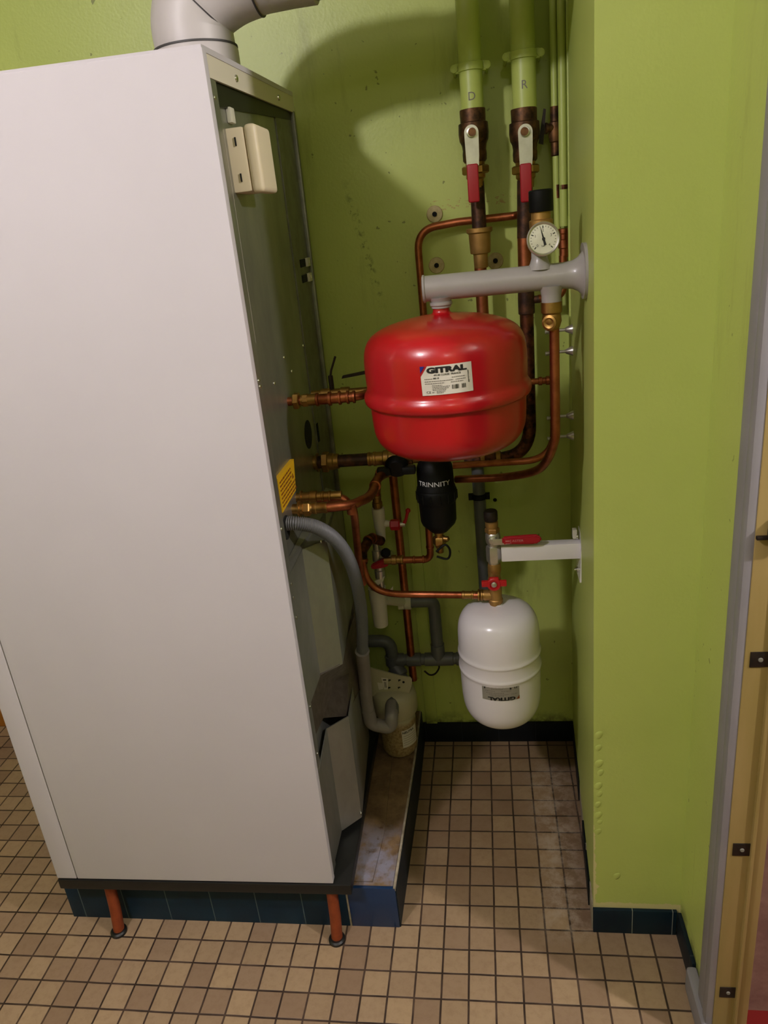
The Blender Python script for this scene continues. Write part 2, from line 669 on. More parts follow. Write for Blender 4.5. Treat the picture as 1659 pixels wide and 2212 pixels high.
box(b, XR, XR + 0.055, -0.23, YP, 0, 2.5)
box(b, XR, XR + 0.055, -3.2, -1.25, 0, 2.5)
box(b, XR, XR + 0.055, -1.25, -0.23, 2.08, 2.5)
struct('wall_right', b, 'wall')
struct('wall_left', box(B(), -3.1, -3.0, -3.2, 0.75, 0, 2.5), 'wall')
struct('wall_rear', box(B(), -3.0, 1.6, -3.3, -3.2, 0, 2.5), 'wall')
struct('ceiling', box(B(), -3.0, 1.6, -3.2, 0.75, 2.5, 2.55), 'ceiling')
# room beyond the doorway
struct('wall_corridor', box(B(), 0.447, 1.6, -0.215, -0.10, 0, 2.5), 'pink')
struct('trim_corridor', box(B(), 0.447, 1.6, -1.25, -0.215, 0.0, 0.004), 'red_floor', label='red corridor floor covering')
# skirtings
struct('baseboard_back', box(B(), -1.45, px(YB) - .002, 0.567, YB, 0, 0.067, 0.0015), 'skirt_b')
struct('baseboard_pier', box(B(), px(YP) - 0.0015, XR - .008, YP - 0.008, YP, 0, 0.066, 0.0015), 'skirt_x')
struct('baseboard_right', box(B(), XR - 0.008, XR, -0.172, YP - 0.008, 0, 0.066, 0.0015), 'skirt_y')
b = B()
for y0, y1, h in ((.01, .12, .05), (.125, .2, .06), (.33, .56, .066)):
    prism(b, [(px(y0) - .006, y0, 0), (px(y0), y0, 0), (px(y1), y1, 0), (px(y1) - .006, y1, 0)], (0, 0, h))
struct('baseboard_alcove', b, 'skirt_b', label='broken remains of dark skirting in the alcove')
b = B()
for y0, y1, h in ((-.049, .012, .07), (.118, .128, .062), (.198, .332, .05)):
    prism(b, [(px(y0) - .003, y0, 0), (px(y0), y0, 0), (px(y1), y1, 0), (px(y1) - .003, y1, 0)], (0, 0, h))
struct('trim_4', b, 'cream_joint', label='bare cream plaster where the alcove skirting is missing')
struct('trim_5', box(B(), -0.186, -0.153, 0.567, YB, 0.067, 1.02, 0.002), 'wall', label='flat green painted strip on the back wall behind the copper pipes')
# door frame on the right wall
b = B()
box(b, XR - 0.012, XR + 0.05, -0.258, -0.228, 0, 2.10, 0.003)
box(b, XR - 0.014, XR - 0.001, -0.285, -0.262, 0, 2.10, 0.004)
box(b, XR - 0.006, XR + 0.05, -0.264, -0.255, 0, 2.10)
struct('trim_1', b, 'door_grey', label='grey moulded door trim')
b = B()
box(b, 0.370, 0.392, -0.300, -0.172, 0, 0.062, 0.009, 3)
struct('trim_2', b, 'door_grey', label='grey block at the foot of the door trim')
YJ = -0.286
b = B()
box(b, XR - 0.002, XR + 0.032, YJ, -0.235, 0, 2.08, 0.002)
box(b, XR + 0.031, XR + 0.037, YJ - .007, -0.235, 0, 2.08, 0.002)
box(b, XR + 0.036, XR + 0.057, YJ + .002, -0.235, 0, 2.08, 0.002)
door = struct('door_1', b, 'door_yellow', label='yellow painted door jamb')
for z in (0.834, 0.479, 0.149):
    b = B()
    box(b, XR + 0.005, XR + 0.0325, YJ - .0015, YJ + .001, z - .0125, z + .0125, 0.0005)
    o = obj('jamb_plate', b, 'rust', door)
    b = B()
    stack(b, (XR + 0.019, YJ - .0015, z), (0, -1, 0), [(0, .0035), (.0015, .003), (.002, 0)], 12)
    obj('plate_screw', b, 'plug', o)
b = B()
box(b, XR + 0.012, XR + 0.04, YJ - .018, YJ - .001, 1.022, 1.050, 0.001)
box(b, XR - 0.004, XR + 0.013, YJ - .012, YJ - .006, 1.025, 1.030, 0.001)
obj('latch', b, 'rust', door)
# orange door far left behind the boiler
b = B()
box(b, -2.45, -1.565, 0.655, 0.70, 0.002, 2.04, 0.003)
box(b, -2.3, -1.72, 0.650, 0.657, 0.25, 0.95, 0.003)
box(b, -2.3, -1.72, 0.650, 0.657, 1.1, 1.85, 0.003)
struct('door_2', b, 'orange', label='orange wooden door at the left')
b = B()
box(b, -1.565, -1.55, YB, 0.72, 0, 2.05)
box(b, -3.0, -2.45, YB, 0.72, 0, 2.05)
struct('trim_3', b, 'orange')

# ------------------------------------------------------------------ tiled plinth
pl = B()
prism(pl, [(-1.0, -0.056, 0), (-0.215, -0.056, 0), (-0.203, 0.36, 0), (-0.203, 0.565, 0), (-1.0, 0.565, 0)], (0, 0, 0.115))
plinth = struct('plinth', pl, 'screed', label='low screeded plinth edged with blue tiles, carrying the boiler')
b = B()
box(b, -1.0, -0.323, -0.062, -0.054, 0, 0.116, 0.001)
obj('front_tiles', b, 'plinth_tile', plinth, label='dark blue tiles along the plinth front')
b = B()
box(b, -0.318, -0.210, -0.062, -0.054, 0, 0.116, 0.001)
obj('end_tile', b, 'plinth_blue', plinth, label='brighter blue tile at the end of the plinth front')
b = B()
prism(b, [(-0.211, -0.06, 0), (-0.2075, -0.06, 0), (-0.1965, 0.36, 0), (-0.1965, 0.565, 0), (-0.203, 0.565, 0), (-0.203, 0.36, 0)], (0, 0, 0.112))
obj('side_tiles', b, 'skirt_y', plinth)
b = B()
box(b, -0.3225, -0.3185, -0.0615, -0.05, 0, 0.116)
prism(b, [(-0.214, -0.0615, 0.11), (-0.209, -0.0615, 0.11), (-0.198, 0.36, 0.11), (-0.198, 0.56, 0.11), (-0.2025, 0.56, 0.11), (-0.2025, 0.36, 0.11)], (0, 0, 0.0085))
obj('tile_joint', b, 'cream_joint', plinth, label='cream mortar edge of the tiles')
b = B()
prism(b, [(-0.312, -0.045, .113), (-0.262, -0.045, .113), (-0.252, 0.10, .113), (-0.262, 0.36, .113), (-0.31, 0.36, .113)], (0, 0, 0.006))
obj('raised_screed', b, 'screed', plinth)
PLZ = 0.119

# ------------------------------------------------------------------ boiler
boiler = thing('boiler', 'tall white floor-standing boiler with its side cover off, on the tiled plinth', 'boiler',
               (-0.333, -0.10, 0.141), rot=(0, math.radians(0.62), math.radians(0.9)))
Z0, Z1 = 0.171, 1.713
b = B()
box(b, -0.9165, -0.3335, -0.10, -0.082, Z0, Z1, 0.002)
obj('front_panel', b, 'white', boiler)
b = B()
box(b, -0.965, -0.9185, -0.10, -0.086, Z0, Z1, 0.002)
box(b, -0.965, -0.960, -0.088, 0.49, Z0, Z1 - .004)
obj('side_panel', b, 'white', boiler)
b = B()
prism(b, [(-0.335, -0.098, 1.709), (-0.335, 0.488, 1.733), (-0.335, 0.488, 1.741), (-0.335, -0.098, 1.717)], (-0.63, 0, 0))
obj('top_panel', b, 'white', boiler)
b = B()
prism(b, [(-0.336, -0.096, 1.679), (-0.336, 0.495, 1.703), (-0.336, 0.495, 1.7405), (-0.336, -0.096, 1.7165)], (-0.004, 0, 0))
fas = obj('top_fascia', b, 'fascia', boiler, label='cream-white flange under the top panel')
for y, z in ((0.062, 1.700), (0.352, 1.7125)):
    b = B()
    stack(b, (-0.336, y, z), (1, 0, 0), [(0, .0055), (.0025, .005), (.0035, .002), (.0035, 0)], 14)
    obj('screw', b, 'screw', fas)
b = B()
box(b, -0.965, -0.296, -0.102, 0.47, 0.141, 0.168, 0.003)
obj('base_tray', b, 'black', boiler)
for x in (-0.93, -0.36):  # supports added to fill the gap between base tray and plinth
    for y in (-0.03, 0.42):
        b = B()
        stack(b, (x, y, 0.1165), (0, 0, 1), [(0, .02), (.006, .02), (.007, .007), (.0255, .007)], 16)
        obj('foot', b, 'black', boiler)
b = B()
box(b, -0.955, -0.345, 0.462, 0.468, Z0, 1.70)
obj('rear_panel', b, 'galv', boiler)
# bare sheet on the open side
b = B()
box(b, -0.352, -0.346, -0.08, 0.335, 0.88, 1.705)
box(b, -0.352, -0.346, -0.08, 0.462, 0.17, 0.89)
inner = obj('inner_sheet', b, 'galv', boiler, label='bare galvanised inner sheet')
b = B()
box(b, -0.3465, -0.3365, -0.0805, -0.048, Z0, 1.68, 0.001)
obj('front_flange', b, 'galv', boiler)
b = B()
box(b, -0.352, -0.343, 0.337, 0.49, 0.17, 1.705)
box(b, -0.345, -0.335, 0.478, 0.492, 0.17, 1.705, 0.001)
post = obj('rear_post', b, 'galv_post', boiler, label='dull galvanised rear post')
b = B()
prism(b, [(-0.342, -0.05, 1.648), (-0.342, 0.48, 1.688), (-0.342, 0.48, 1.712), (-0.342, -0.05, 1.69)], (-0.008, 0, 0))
obj('shadow_strip', b, 'black', boiler)  # black strip standing in for the shade under the fascia
for z in (1.404, 1.372):
    b = B()
    box(b, -0.3435, -0.3415, 0.39, 0.452, z - .008, z + .008)
    c = obj('slot', b, 'dark_hole', post)
    b = B()
    box(b, -0.3425, -0.336, 0.44, 0.468, z - .009, z + .009, 0.001)
    box(b, -0.336, -0.334, 0.448, 0.458, z - .003, z + .003, 0.0005)
    obj('slot_clip', b, 'white_plastic', post)
b = B()
stack(b, (-0.346, 0.268, 1.06), (1, 0, 0), [(0, .031), (.001, .031)], 28)
for v in b.verts:
    v.co.y = 0.268 + (v.co.y - .268) * 1.05
obj('round_opening', b, 'dark_hole', inner)
b = B()
box(b, -0.343, -0.3415, 0.345, 0.358, 1.02, 1.062)
obj('slot', b, 'dark_hole', post)
b = B()
stack(b, (-0.346, -0.004, 0.957), (1, 0, 0), [(0, .023), (.0015, .023), (.0015, .018), (.001, 0)], 24)
obj('hose_opening', b, 'dark_hole', inner)
# paper strip with part numbers, seam and little fixings
b = B()
box(b, -0.346, -0.3453, -0.035, -0.018, 1.30, 1.62)
obj('paper_strip', b, 'paper', inner)
b = B()
for k, z in enumerate((1.585, 1.57, 1.545, 1.52, 1.50)):
    box(b, -0.3452, -0.3450, -0.031, -0.022, z - .004, z + .004)
obj('strip_print', b, 'grey_ink', inner)
b = B()
box(b, -0.346, -0.338, 0.012, 0.034, 1.633, 1.655, 0.002)
obj('cable_clip', b, 'white_plastic', inner)
for y, z in ((-0.066, 1.656), (0.05, 1.64), (-0.065, 1.245), (-0.063, 1.235), (0.155, 1.245), (0.20, 1.21), (0.06, 1.215), (0.35, 1.19), (0.33, 1.24),
             (0.06, 1.008), (-0.066, 0.98), (0.31, 1.12)):
    b = B()
    stack(b, (-0.3465 if y > -.05 else -.337, y, z), (1, 0, 0), [(0, .0036), (.002, .0031), (.0026, 0)], 10)
    obj('sheet_screw', b, 'screw', inner)
# cranked lower cover sheets


def cranked(z0, z1, yf, yb0, cut):
    bb = B()
    # profile in plan: flush strip, bend out, run back
    pr = [(-0.336, yf), (-0.334, yb0), (-0.293, yb0 + 0.042), (-0.311, 0.36)]
    for (xa, ya), (xb, yb_) in zip(pr, pr[1:]):
        t = 0.0022
        zz1a = z1 - (cut if ya == yf else 0)
        prism(bb, [(xa, ya, z0), (xb, yb_, z0), (xb, yb_, z1), (xa, ya, zz1a)],
              (-t, 0, 0) if abs(xb - xa) < .01 else (-t * .7, t * .7, 0))
    return bb


cb = cranked(0.60, 0.892, -0.078, 0.040, 0.004)
prism(cb, [(-0.336, -0.078, 0.889), (-0.334, 0.040, 0.892), (-0.293, 0.082, 0.892), (-0.311, 0.36, 0.892), (-0.345, 0.36, 0.905), (-0.345, -0.078, 0.903)], (0, 0, -.002))
cov = obj('lower_cover', cb, 'galv', boiler, label='cranked galvanised cover with a lit bend')
for y, z, x in ((-0.066, 0.87, -.335), (-0.066, 0.842, -.335), (0.062, 0.897, -.30), (-0.066, 0.80, -.335)):
    b = B()
    stack(b, (x, y, z), (1, 0, 0), [(0, .0036), (.002, .0036), (.0026, 0)], 10)
    obj('cover_screw', b, 'screw', cov)
cov2 = obj('lower_cover', cranked(0.187, 0.472, -0.078, 0.030, 0.03), 'galv', boiler, label='bottom cranked galvanised cover')
for y, z, x in ((-0.066, 0.486, -.335), (-0.066, 0.60, -.335), (0.07, 0.20, -.294), (0.3, 0.30, -.294)):
    b = B()
    stack(b, (x, y, z), (1, 0, 0), [(0, .0036), (.002, .0036), (.0026, 0)], 10)
    obj('cover_screw', b, 'screw', cov2)
b = B()
prism(b, [(-0.338, -0.06, 0.52), (-0.338, 0.03, 0.50), (-0.298, 0.075, 0.47), (-0.298, 0.30, 0.40), (-0.298, 0.30, 0.60), (-0.298, 0.075, 0.604), (-0.338, 0.03, 0.604), (-0.338, -0.06, 0.604)], (-0.002, 0, 0))
obj('backing_sheet', b, 'galv_dull', boiler, label='brownish dull sheet between the two covers')
# yellow notice
YX = -0.3385
lab = obj('warning_label', prism(B(), [(YX, -0.036, 1.063), (YX, 0.092, 1.060), (YX, 0.075, 1.002), (YX, -0.036, 0.999)], (-0.008, 0, 0)), 'yellow', boiler, label='yellow notice with rows of red-brown print')
b = B()
fl = lambda u, v: Vector((YX + .0006, -0.032 + u, 1.0 + v))
for k in range(7):
    v0 = 0.0515 - k * 0.0076
    u = 0.002
    while u < (0.108 if k > 3 else 0.085):
        w = random.uniform(.006, .018)
        quad(b, fl, u, min(u + w, .116), v0, v0 + .0032)
        u += w + .003
poly(b, fl, [(.092, .030), (.104, .030), (.098, .041)])
obj('label_print', b, 'red_ink', lab)
b = B()
stack(b, (-0.75, 0.3, 1.722), (0, 0, 1), [(0, .045), (.06, .045), (.075, .03), (.078, 0)], 28)
obj('blanking_cap', b, 'black_plastic', boiler, label='black blanking cap on the top')

# cream control box screwed to the open side
sb = thing('sensor_box', 'cream plastic sensor box screwed to the bare boiler side', 'sensor box', (-0.345, 0.04, 1.535))
b = B()
box(b, -0.3455, -0.3045, -0.004, 0.080, 1.532, 1.624, .004)
obj('back_half', b, 'cream', sb)
b = B()
box(b, -0.3040, -0.2840, -0.005, 0.082, 1.529, 1.627, .0085, 4)
obj('lid', b, 'cream', sb)
for z in (1.547, 1.598):
    b = B()
    box(b, -0.3195, -0.3175, -0.0062, 0.0, z, z + .012)
    obj('seam_notch', b, 'dark_hole', sb)

# ------------------------------------------------------------------ flue
fx, fy, fz = -0.424, 0.20, 1.882
fl_t = thing('flue_pipe', 'light grey plastic flue elbow rising from the boiler top and running right', 'flue pipe', (fx, fy, 1.722))
b = B()
stack(b, (fx, fy, 1.722), (0, 0, 1), [(0, .0725), (.050, .0725), (.053, .071), (.053, .064)], 44)
obj('collar', b, 'flue', fl_t)
b = B()
stack(b, (fx, fy, 1.775), (0, 0, 1), [(0, .0725), (.003, .0725)], 44)
obj('seal_ring', b, 'seal', fl_t)
path = spline([(fx, fy, 1.776), (fx + .001, fy, 1.812), (fx + .019, fy, 1.845), (fx + .064, fy, 1.868), (fx + .116, fy, 1.879), (fx + .175, fy, 1.882)], 6)
obj('elbow_section', tube(B(), path[:13], .0690, 44), 'flue', fl_t)
obj('elbow_section', tube(B(), path[12:25], [.0665] + [.0685] * 12, 44), 'flue', fl_t)
obj('elbow_section', tube(B(), path[24:], .0662, 44), 'flue', fl_t)
for k in (12, 24):
    d = (path[k + 1] - path[k - 1]).normalized()
    obj('seal_ring', tube(B(), [path[k] - d * .0012, path[k] + d * .0012], .0693, 44), 'seal', fl_t)
b = B()
stack(b, (-0.285, fy, fz), (1, 0, 0), [(0, .0655), (.002, .0672), (.008, .0672), (.010, .0662), (.080, .0662), (.082, .063)], 40)
obj('sleeve', b, 'flue', fl_t)
b = B()
rod(b, (-0.22, fy, fz), (0.62, fy, fz + .01), .0605, 40)
# the run stops at the pier
for v in b.verts:
    v.co.x = min(v.co.x, px(fy) - 0.001)
obj('straight_pipe', b, 'flue', fl_t)

# ------------------------------------------------------------------ pipe stubs below the boiler front
for x, lb in ((-0.866, 'orange copper stub below the boiler front, left one'), (-0.347, 'orange copper stub below the boiler front, right one near the bright blue tile')):
    t = thing('pipe_stub', lb, 'pipe', (x, -0.10, 0), 'pipe stubs under the boiler')
    obj('pipe', tube(B(), [(x, -0.097, 0), (x + .002, -0.09, 0.06), (x + .002, -0.083, 0.142)], .0125, 20), 'orange_pipe', t)
    b = B()
    stack(b, (x, -0.098, 0), (0, 0, 1), [(0, .0185), (.006, .0185), (.009, .015), (.009, .012)], 22)
    obj('floor_sleeve', b, 'black', t)


# ------------------------------------------------------------------ big heating pipes with lever valves
def riser(name, lb, cx, cy, zc, r, ch, zcl):
    t = thing(name, lb, 'pipe', (cx, cy, zc))
    obj('pipe', rod(B(), (cx, cy, zc), (cx, cy, 2.498), r, 28), 'pale_green', t)
    bb = B()
    stack(bb, (cx, cy, zcl - .008), (0, 0, 1), [(0, r + .0005), (.001, r + .003), (.015, r + .003), (.016, r + .0005)], 28)
    for s in (-1, 1):
        box(bb, cx + s * (r + .001) - .007, cx + s * (r + .001) + .007, cy - .006, cy + .006, zcl - .009, zcl + .009, .002)
        stack(bb, (cx + s * (r + .010), cy - .009, zcl), (0, 1, 0), [(0, .0045), (.001, .0075), (.016, .0075), (.018, .005)], 14)
        rod(bb, (cx + s * (r + .010), cy + .008, zcl), (cx + s * (r + .010), YB - .0005, zcl), .004, 10)
    obj('pipe_clamp', bb, 'pale_green', t)
    bb = B()
    text_mesh(bb, ch, 0.022, lambda u, v: Vector((cx + (r + .0004) * math.sin((u) / r), cy - (r + .0004) * math.cos(u / r), zcl - .062 + v)), align='CENTER')
    obj('pencil_mark', bb, 'grey_ink', t, label='pencilled letter')
    return t


riser('heating_pipe', 'thick pale green riser marked D, left of the pair', 0.045, 0.5, 1.664, 0.0235, 'D', 1.742)
riser('heating_pipe', 'thick pale green riser marked R, right of the pair', 0.151, 0.5, 1.652, 0.0245, 'R', 1.750)


def lever_valve(lb, cx, cy, z, lx):
    """z: top of the socket"""
    t = thing('ball_valve', lb, 'valve', (cx, cy, z - .13), 'red levered ball valves')
    bb = B()
    stack(bb, (cx, cy, z + .002), (0, 0, -1), [(0, .0262), (.002, .0268), (.024, .0262), (.026, .0305), (.045, .0315), (.058, .0300), (.066, .026),
                                              (.076, .0245), (.084, .0255), (.096, .0250), (.100, .022)], 24)
    obj('body', bb, 'bronze', t)
    bb = B()
    nut(bb, (cx, cy, z - .1125), (0, 0, 1), .0285, .017)
    stack(bb, (cx, cy, z - .098), (0, 0, -1), [(0, .0205), (.030, .0205), (.034, .017), (.05, .0165)], 20)
    obj('union_nut', bb, 'brass', t)
    zp = z - .045
    bb = B()
    stack(bb, (cx - .003, cy - .026, zp), (0, -1, 0), [(0, .011), (.018, .011), (.0185, .008), (.030, .008)], 16)
    obj('stem', bb, 'bronze', t)
    yl = cy - .047
    bb = B()
    n = 14
    top = [(lx + .0145 * math.cos(a), yl, zp + .0145 * math.sin(a)) for a in [PI * i / n for i in range(n + 1)]]
    prism(bb, top + [(lx - .0135, yl, zp - .045), (lx - .013, yl, zp - .062), (lx + .012, yl, zp - .062), (lx + .0135, yl, zp - .045)], (0, .003, 0))
    lv = obj('lever', bb, 'chrome', t)
    bb = B()
    stack(bb, (lx, yl - .0002, zp), (0, -1, 0), [(0, .0100), (.003, .0100), (.0065, .0088), (.0070, .0060), (.0040, .0056)], 16)
    nt_ = obj('lever_nut', bb, 'screw', lv)
    bb = B()
    stack(bb, (lx, yl - .0002, zp), (0, -1, 0), [(0, .0062), (.0045, .0060), (.0050, .004), (.0050, 0)], 14)
    obj('spindle', bb, 'bronze', nt_)
    bb = B()
    box(bb, lx - .0135, lx + .0105, yl - .004, yl + .006, zp - .132, zp - .058, .0045, 3)
    obj('grip', bb, 'red_grip', lv)
    return t


lever_valve('bronze ball valve with red lever under the riser marked D', 0.0445, 0.5, 1.664, 0.040)
lever_valve('bronze ball valve with red lever under the riser marked R', 0.149, 0.5, 1.653, 0.148)

# left line below its valve
t = thing('copper_pipe', 'darkened pipe dropping from the left lever valve behind the red vessel', 'pipe', (0.045, 0.5, 1.0))
obj('dark_length', rod(B(), (0.046, 0.5, 1.53), (0.0462, 0.5, 1.43), .0155, 20), 'dark_pipe', t)
obj('copper_length', rod(B(), (0.044, 0.5, 1.358), (0.044, 0.5, 0.98), .0135, 20), 'copper', t)
b = B()
stack(b, (0.046, 0.5, 1.436), (0, 0, -1), [(0, .026), (.001, .0285), (.009, .0285), (.012, .024), (.05, .0225), (.053, .0215), (.0545, .016), (.082, .0155), (.084, .0145)], 26)
solo('brass_coupling', b, 'bright_brass', 'matt brass stepped coupling above the grey bracket', 'coupling')

t = thing('copper_pipe', 'dark stained pipe dropping from the right lever valve and curving under the red vessel', 'pipe', (0.147, 0.5, 0.9))
obj('stained_length', rod(B(), (0.147, 0.5, 1.52), (0.143, 0.5, 1.405), .0165, 20), 'dark_pipe', t)
obj('clean_length', rod(B(), (0.143, 0.5, 1.407), (0.142, 0.5, 1.30), .016, 20), 'copper', t, label='clean bright copper length')
b = B()
stack(b, (0.142, 0.5, 1.32), (0, 0, -1), [(0, .0175), (.03, .018), (.045, .0185), (.075, .0185), (.077, .0170)], 20)
rod(b, (0.142, 0.5, 1.273), (0.172, 0.5, 1.273), .0085, 14)
obj('tee', b, 'dark_pipe', t)
obj('lower_bend', tube(B(), fillet([(0.142, 0.5, 1.25), (0.140, 0.5, 0.905), (-0.02, 0.5, 0.905)], 0.11, 12), .0155, 20), 'old_copper', t)
for x in (0.05, 0.012):
    b = B()
    stack(b, (x + .02, 0.5, 0.905), (-1, 0, 0), [(0, .0165), (.002, .019), (.012, .019), (.014, .0165)], 20)
    obj('joint_collar', b, 'brass', t)

# copper filling loop on the back wall
b = tube(B(), fillet([(0.140, 0.52, 1.455), (0.128, 0.54, 1.452), (0.0, 0.54, 1.452), (-0.094, 0.54, 1.445), (-0.094, 0.54, 1.10)], [.02, .02, .075, .01], 10), .0085, 16)
solo('copper_loop', b, 'copper', 'slim copper loop bending over the back wall between the two valves', 'pipe')

# small pale green pipes in the corner
t = thing('corner_pipe', 'thin pale green pipe in the corner with the small black valve', 'pipe', (0.214, 0.53, 1.3))
obj('pipe', tube(B(), [(0.214, 0.53, 2.498), (0.214, 0.53, 1.66), (0.217, 0.53, 1.3), (0.217, 0.53, 1.25)], .0072, 14), 'pale_green', t)
b = B()
rod(b, (0.2165, 0.53, 1.505), (0.2168, 0.53, 1.478), .0076, 12)
obj('bare_patch', b, 'old_copper', t, label='patch of bare copper')
t = thing('corner_pipe', 'thin pale green pipe in the corner, nearest the pier, ending in copper', 'pipe', (0.228, 0.515, 1.4))
obj('pipe', tube(B(), [(0.229, 0.515, 2.498), (0.228, 0.515, 1.42)], .0085, 14), 'pale_green', t)
b = B()
rod(b, (0.2285, 0.515, 1.503), (0.2285, 0.515, 1.494), .0089, 12)
obj('bare_patch', b, 'old_copper', t, label='ring of bare copper')
b = B()
stack(b, (0.227, 0.512, 1.416), (0, 0, -1), [(0, .009), (.001, .0115), (.010, .0115), (.012, .010), (.022, .010), (.024, .012), (.04, .012), (.042, .0095), (.06, .0095)], 16)
obj('fitting', b, 'copper', t)
obj('tail', tube(B(), fillet([(0.225, 0.51, 1.36), (0.225, 0.51, 1.274), (0.168, 0.50, 1.274)], .025, 8), .0088, 14), 'copper', t)
b = tube(B(), [(0.2395, 0.50, 2.498), (0.2395, 0.50, 1.44), (0.238, 0.492, 1.432), (0.238, 0.49, 1.0)], .0038, 10)
solo('cable', b, 'pale_green', 'painted cable clipped along the corner of the alcove', 'cable')
t = thing('corner_valve', 'small blackened valve on the thin corner pipe', 'valve', (0.214, 0.53, 1.56))
b = B()
stack(b, (0.214, 0.53, 1.655), (0, 0, -1), [(0, .0095), (.028, .0095), (.03, .013), (.05, .0145), (.066, .012), (.068, .0095), (.092, .0095), (.094, .0075)], 16)
obj('body', b, 'bronze', t)
b = B()
stack(b, (0.21, 0.525, 1.615), (-1, -.35, 0), [(0, .008), (.014, .008), (.015, .011), (.02, .011)], 14)
obj('bonnet', b, 'bronze', t)
b = B()
prism(b, [(0.190, 0.512, 1.652), (0.195, 0.512, 1.650), (0.188, 0.512, 1.585), (0.178, 0.512, 1.588)], (0, .004, 0))
obj('handle', b, 'rust', t)

# fixing discs and holes on the back wall
for k, (x, z, w) in enumerate(((-0.053, 1.474, 'above the copper loop'), (-0.057, 1.363, 'left of the brass coupling'), (0.079, 1.360, 'right of the brass coupling'))):
    t = thing('fixing_disc', 'cream fixing disc on the green back wall ' + w, 'disc', (x, YB, z), 'fixing discs on the back wall')
    b = B()
    stack(b, (x, YB + .001, z), (0, -1, 0), [(0, .0185), (.003, .0185), (.0045, .017), (.0045, 0)], 26)
    obj('disc', b, 'disc', t)
    b = B()
    stack(b, (x, YB - .003, z), (0, -1, 0), [(0, .0055), (.003, .0055), (.003, 0)], 14)
    obj('bolt_hole', b, 'dark_hole', t)
for x, z, w in ((0.050, 0.769, 'upper of two right of the dark drain pipe'), (0.048, 0.697, 'lower of two right of the dark drain pipe')):
    b = B()
    stack(b, (x, YB + .001, z), (0, -1, 0), [(0, .005), (.0025, .005), (.0035, .003), (.0035, 0)], 12)
    solo('wall_plug', b, 'dark_hole', 'dark plugged hole in the back wall, ' + w, 'wall plug', 'plugged holes in the back wall')

# ------------------------------------------------------------------ grey bracket with gauge and safety valve
BZ, BY = 1.352, 0.085
gb = thing('vessel_bracket', 'grey tubular wall bracket carrying the red vessel', 'bracket', (0.2, BY, BZ))
b = B()
stack(b, (-0.056, BY, BZ), (1, 0, 0), [(0, .0205), (.001, .0232), (.004, .0232), (.0055, .0215), (.236, .0212), (.252, .0230), (.261, .0275), (.267, .034), (.271, .040)], 32)
obj('tube', b, 'grey_enamel', gb)
b = B()
stack(b, (px(BY) - .0075, BY, BZ + .004), (1, 0, 0), [(0, .0450), (.0068, .0450)], 36)
obj('wall_plate', b, 'grey_enamel', gb)
b = B()
stack(b, (0.143, BY, BZ + .014), (0, 0, 1), [(0, .022), (.010, .016), (.018, .0135), (.042, .013)], 24)
obj('upper_port', b, 'grey_enamel', gb)
b = B()
stack(b, (0.161, BY, BZ - .014), (0, 0, -1), [(0, .022), (.010, .018), (.016, .0165), (.030, .0165)], 24)
obj('lower_port', b, 'grey_enamel', gb)
b = B()
stack(b, (-0.026, BY, BZ - .016), (0, 0, -1), [(0, .021), (.007, .017), (.0075, .0195), (.0125, .0195), (.0145, .0170), (.0175, .0170)], 24)
obj('vessel_port', b, 'grey_enamel', gb)

gt = thing('pressure_gauge', 'round white pressure gauge on the grey bracket', 'gauge', (0.1475, 0.062, 1.413), rot=(math.radians(-8), 0, 0))
gc = Vector((0.1475, 0.062, 1.413))
b = B()
stack(b, gc + vec(0, .012, 0), (0, -1, 0), [(0, .022), (.002, .0255), (.018, .0262), (.0205, .0266), (.0220, .0250), (.0205, .0226), (.0190, .0226), (.0190, .020)], 40)
obj('case', b, 'chrome', gt)
b = B()
stack(b, gc + vec(0, -.0060, 0), (0, -1, 0), [(0, .0226), (.0008, .0226)], 40)
dial = obj('dial', b, 'dial', gt)
b = B()
yd = gc.y - .0074
for k in range(21):
    a = math.radians(225 - 270 * k / 20)
    r0 = .0185 if k % 5 else .0165
    d, n_ = Vector((math.cos(a), 0, math.sin(a))), Vector((-math.sin(a), 0, math.cos(a)))
    c0 = Vector((gc.x, yd, gc.z))
    w = .0004 if k % 5 else .0008
    bm_v = [b.verts.new(c0 + d * r0 + n_ * w), b.verts.new(c0 + d * .0205 + n_ * w), b.verts.new(c0 + d * .0205 - n_ * w), b.verts.new(c0 + d * r0 - n_ * w)]
    b.faces.new(bm_v)
for k, s in ((0, '0'), (5, '1'), (10, '2'), (15, '3'), (20, '4')):
    a = math.radians(225 - 270 * k / 20)
    text_mesh(b, s, .006, lambda u, v: Vector((gc.x + .0135 * math.cos(a) + u, yd, gc.z + .0135 * math.sin(a) - .002 + v)), align='CENTER')
text_mesh(b, 'bar', .0045, lambda u, v: Vector((gc.x + u, yd, gc.z - .012 + v)), align='CENTER')
obj('dial_marks', b, 'ink', dial)
b = B()
d = Vector((-math.sin(math.radians(14)), 0, math.cos(math.radians(14))))
n_ = Vector((d.z, 0, -d.x))
c0 = Vector((gc.x + .0005, yd - .0012, gc.z))
prism(b, [c0 + d * .0185 + n_ * .0003, c0 + d * .0185 - n_ * .0003, c0 - n_ * .0014, c0 - d * .010 - n_ * .0020, c0 - d * .010 + n_ * .0020, c0 + n_ * .0014], (0, .0004, 0))
stack(b, c0, (0, -1, 0), [(0, .0026), (.0012, .0026)], 14)
obj('needle', b, 'ink', dial)
b = B()
rod(b, gc + vec(0, .008, 0), (gc.x - .002, BY - .004, 1.401), .009, 14)
obj('connection', b, 'grey_enamel', gt)
sv = thing('safety_valve', 'brass safety valve with black cap behind the gauge', 'valve', (0.148, 0.10, 1.39))
b = B()
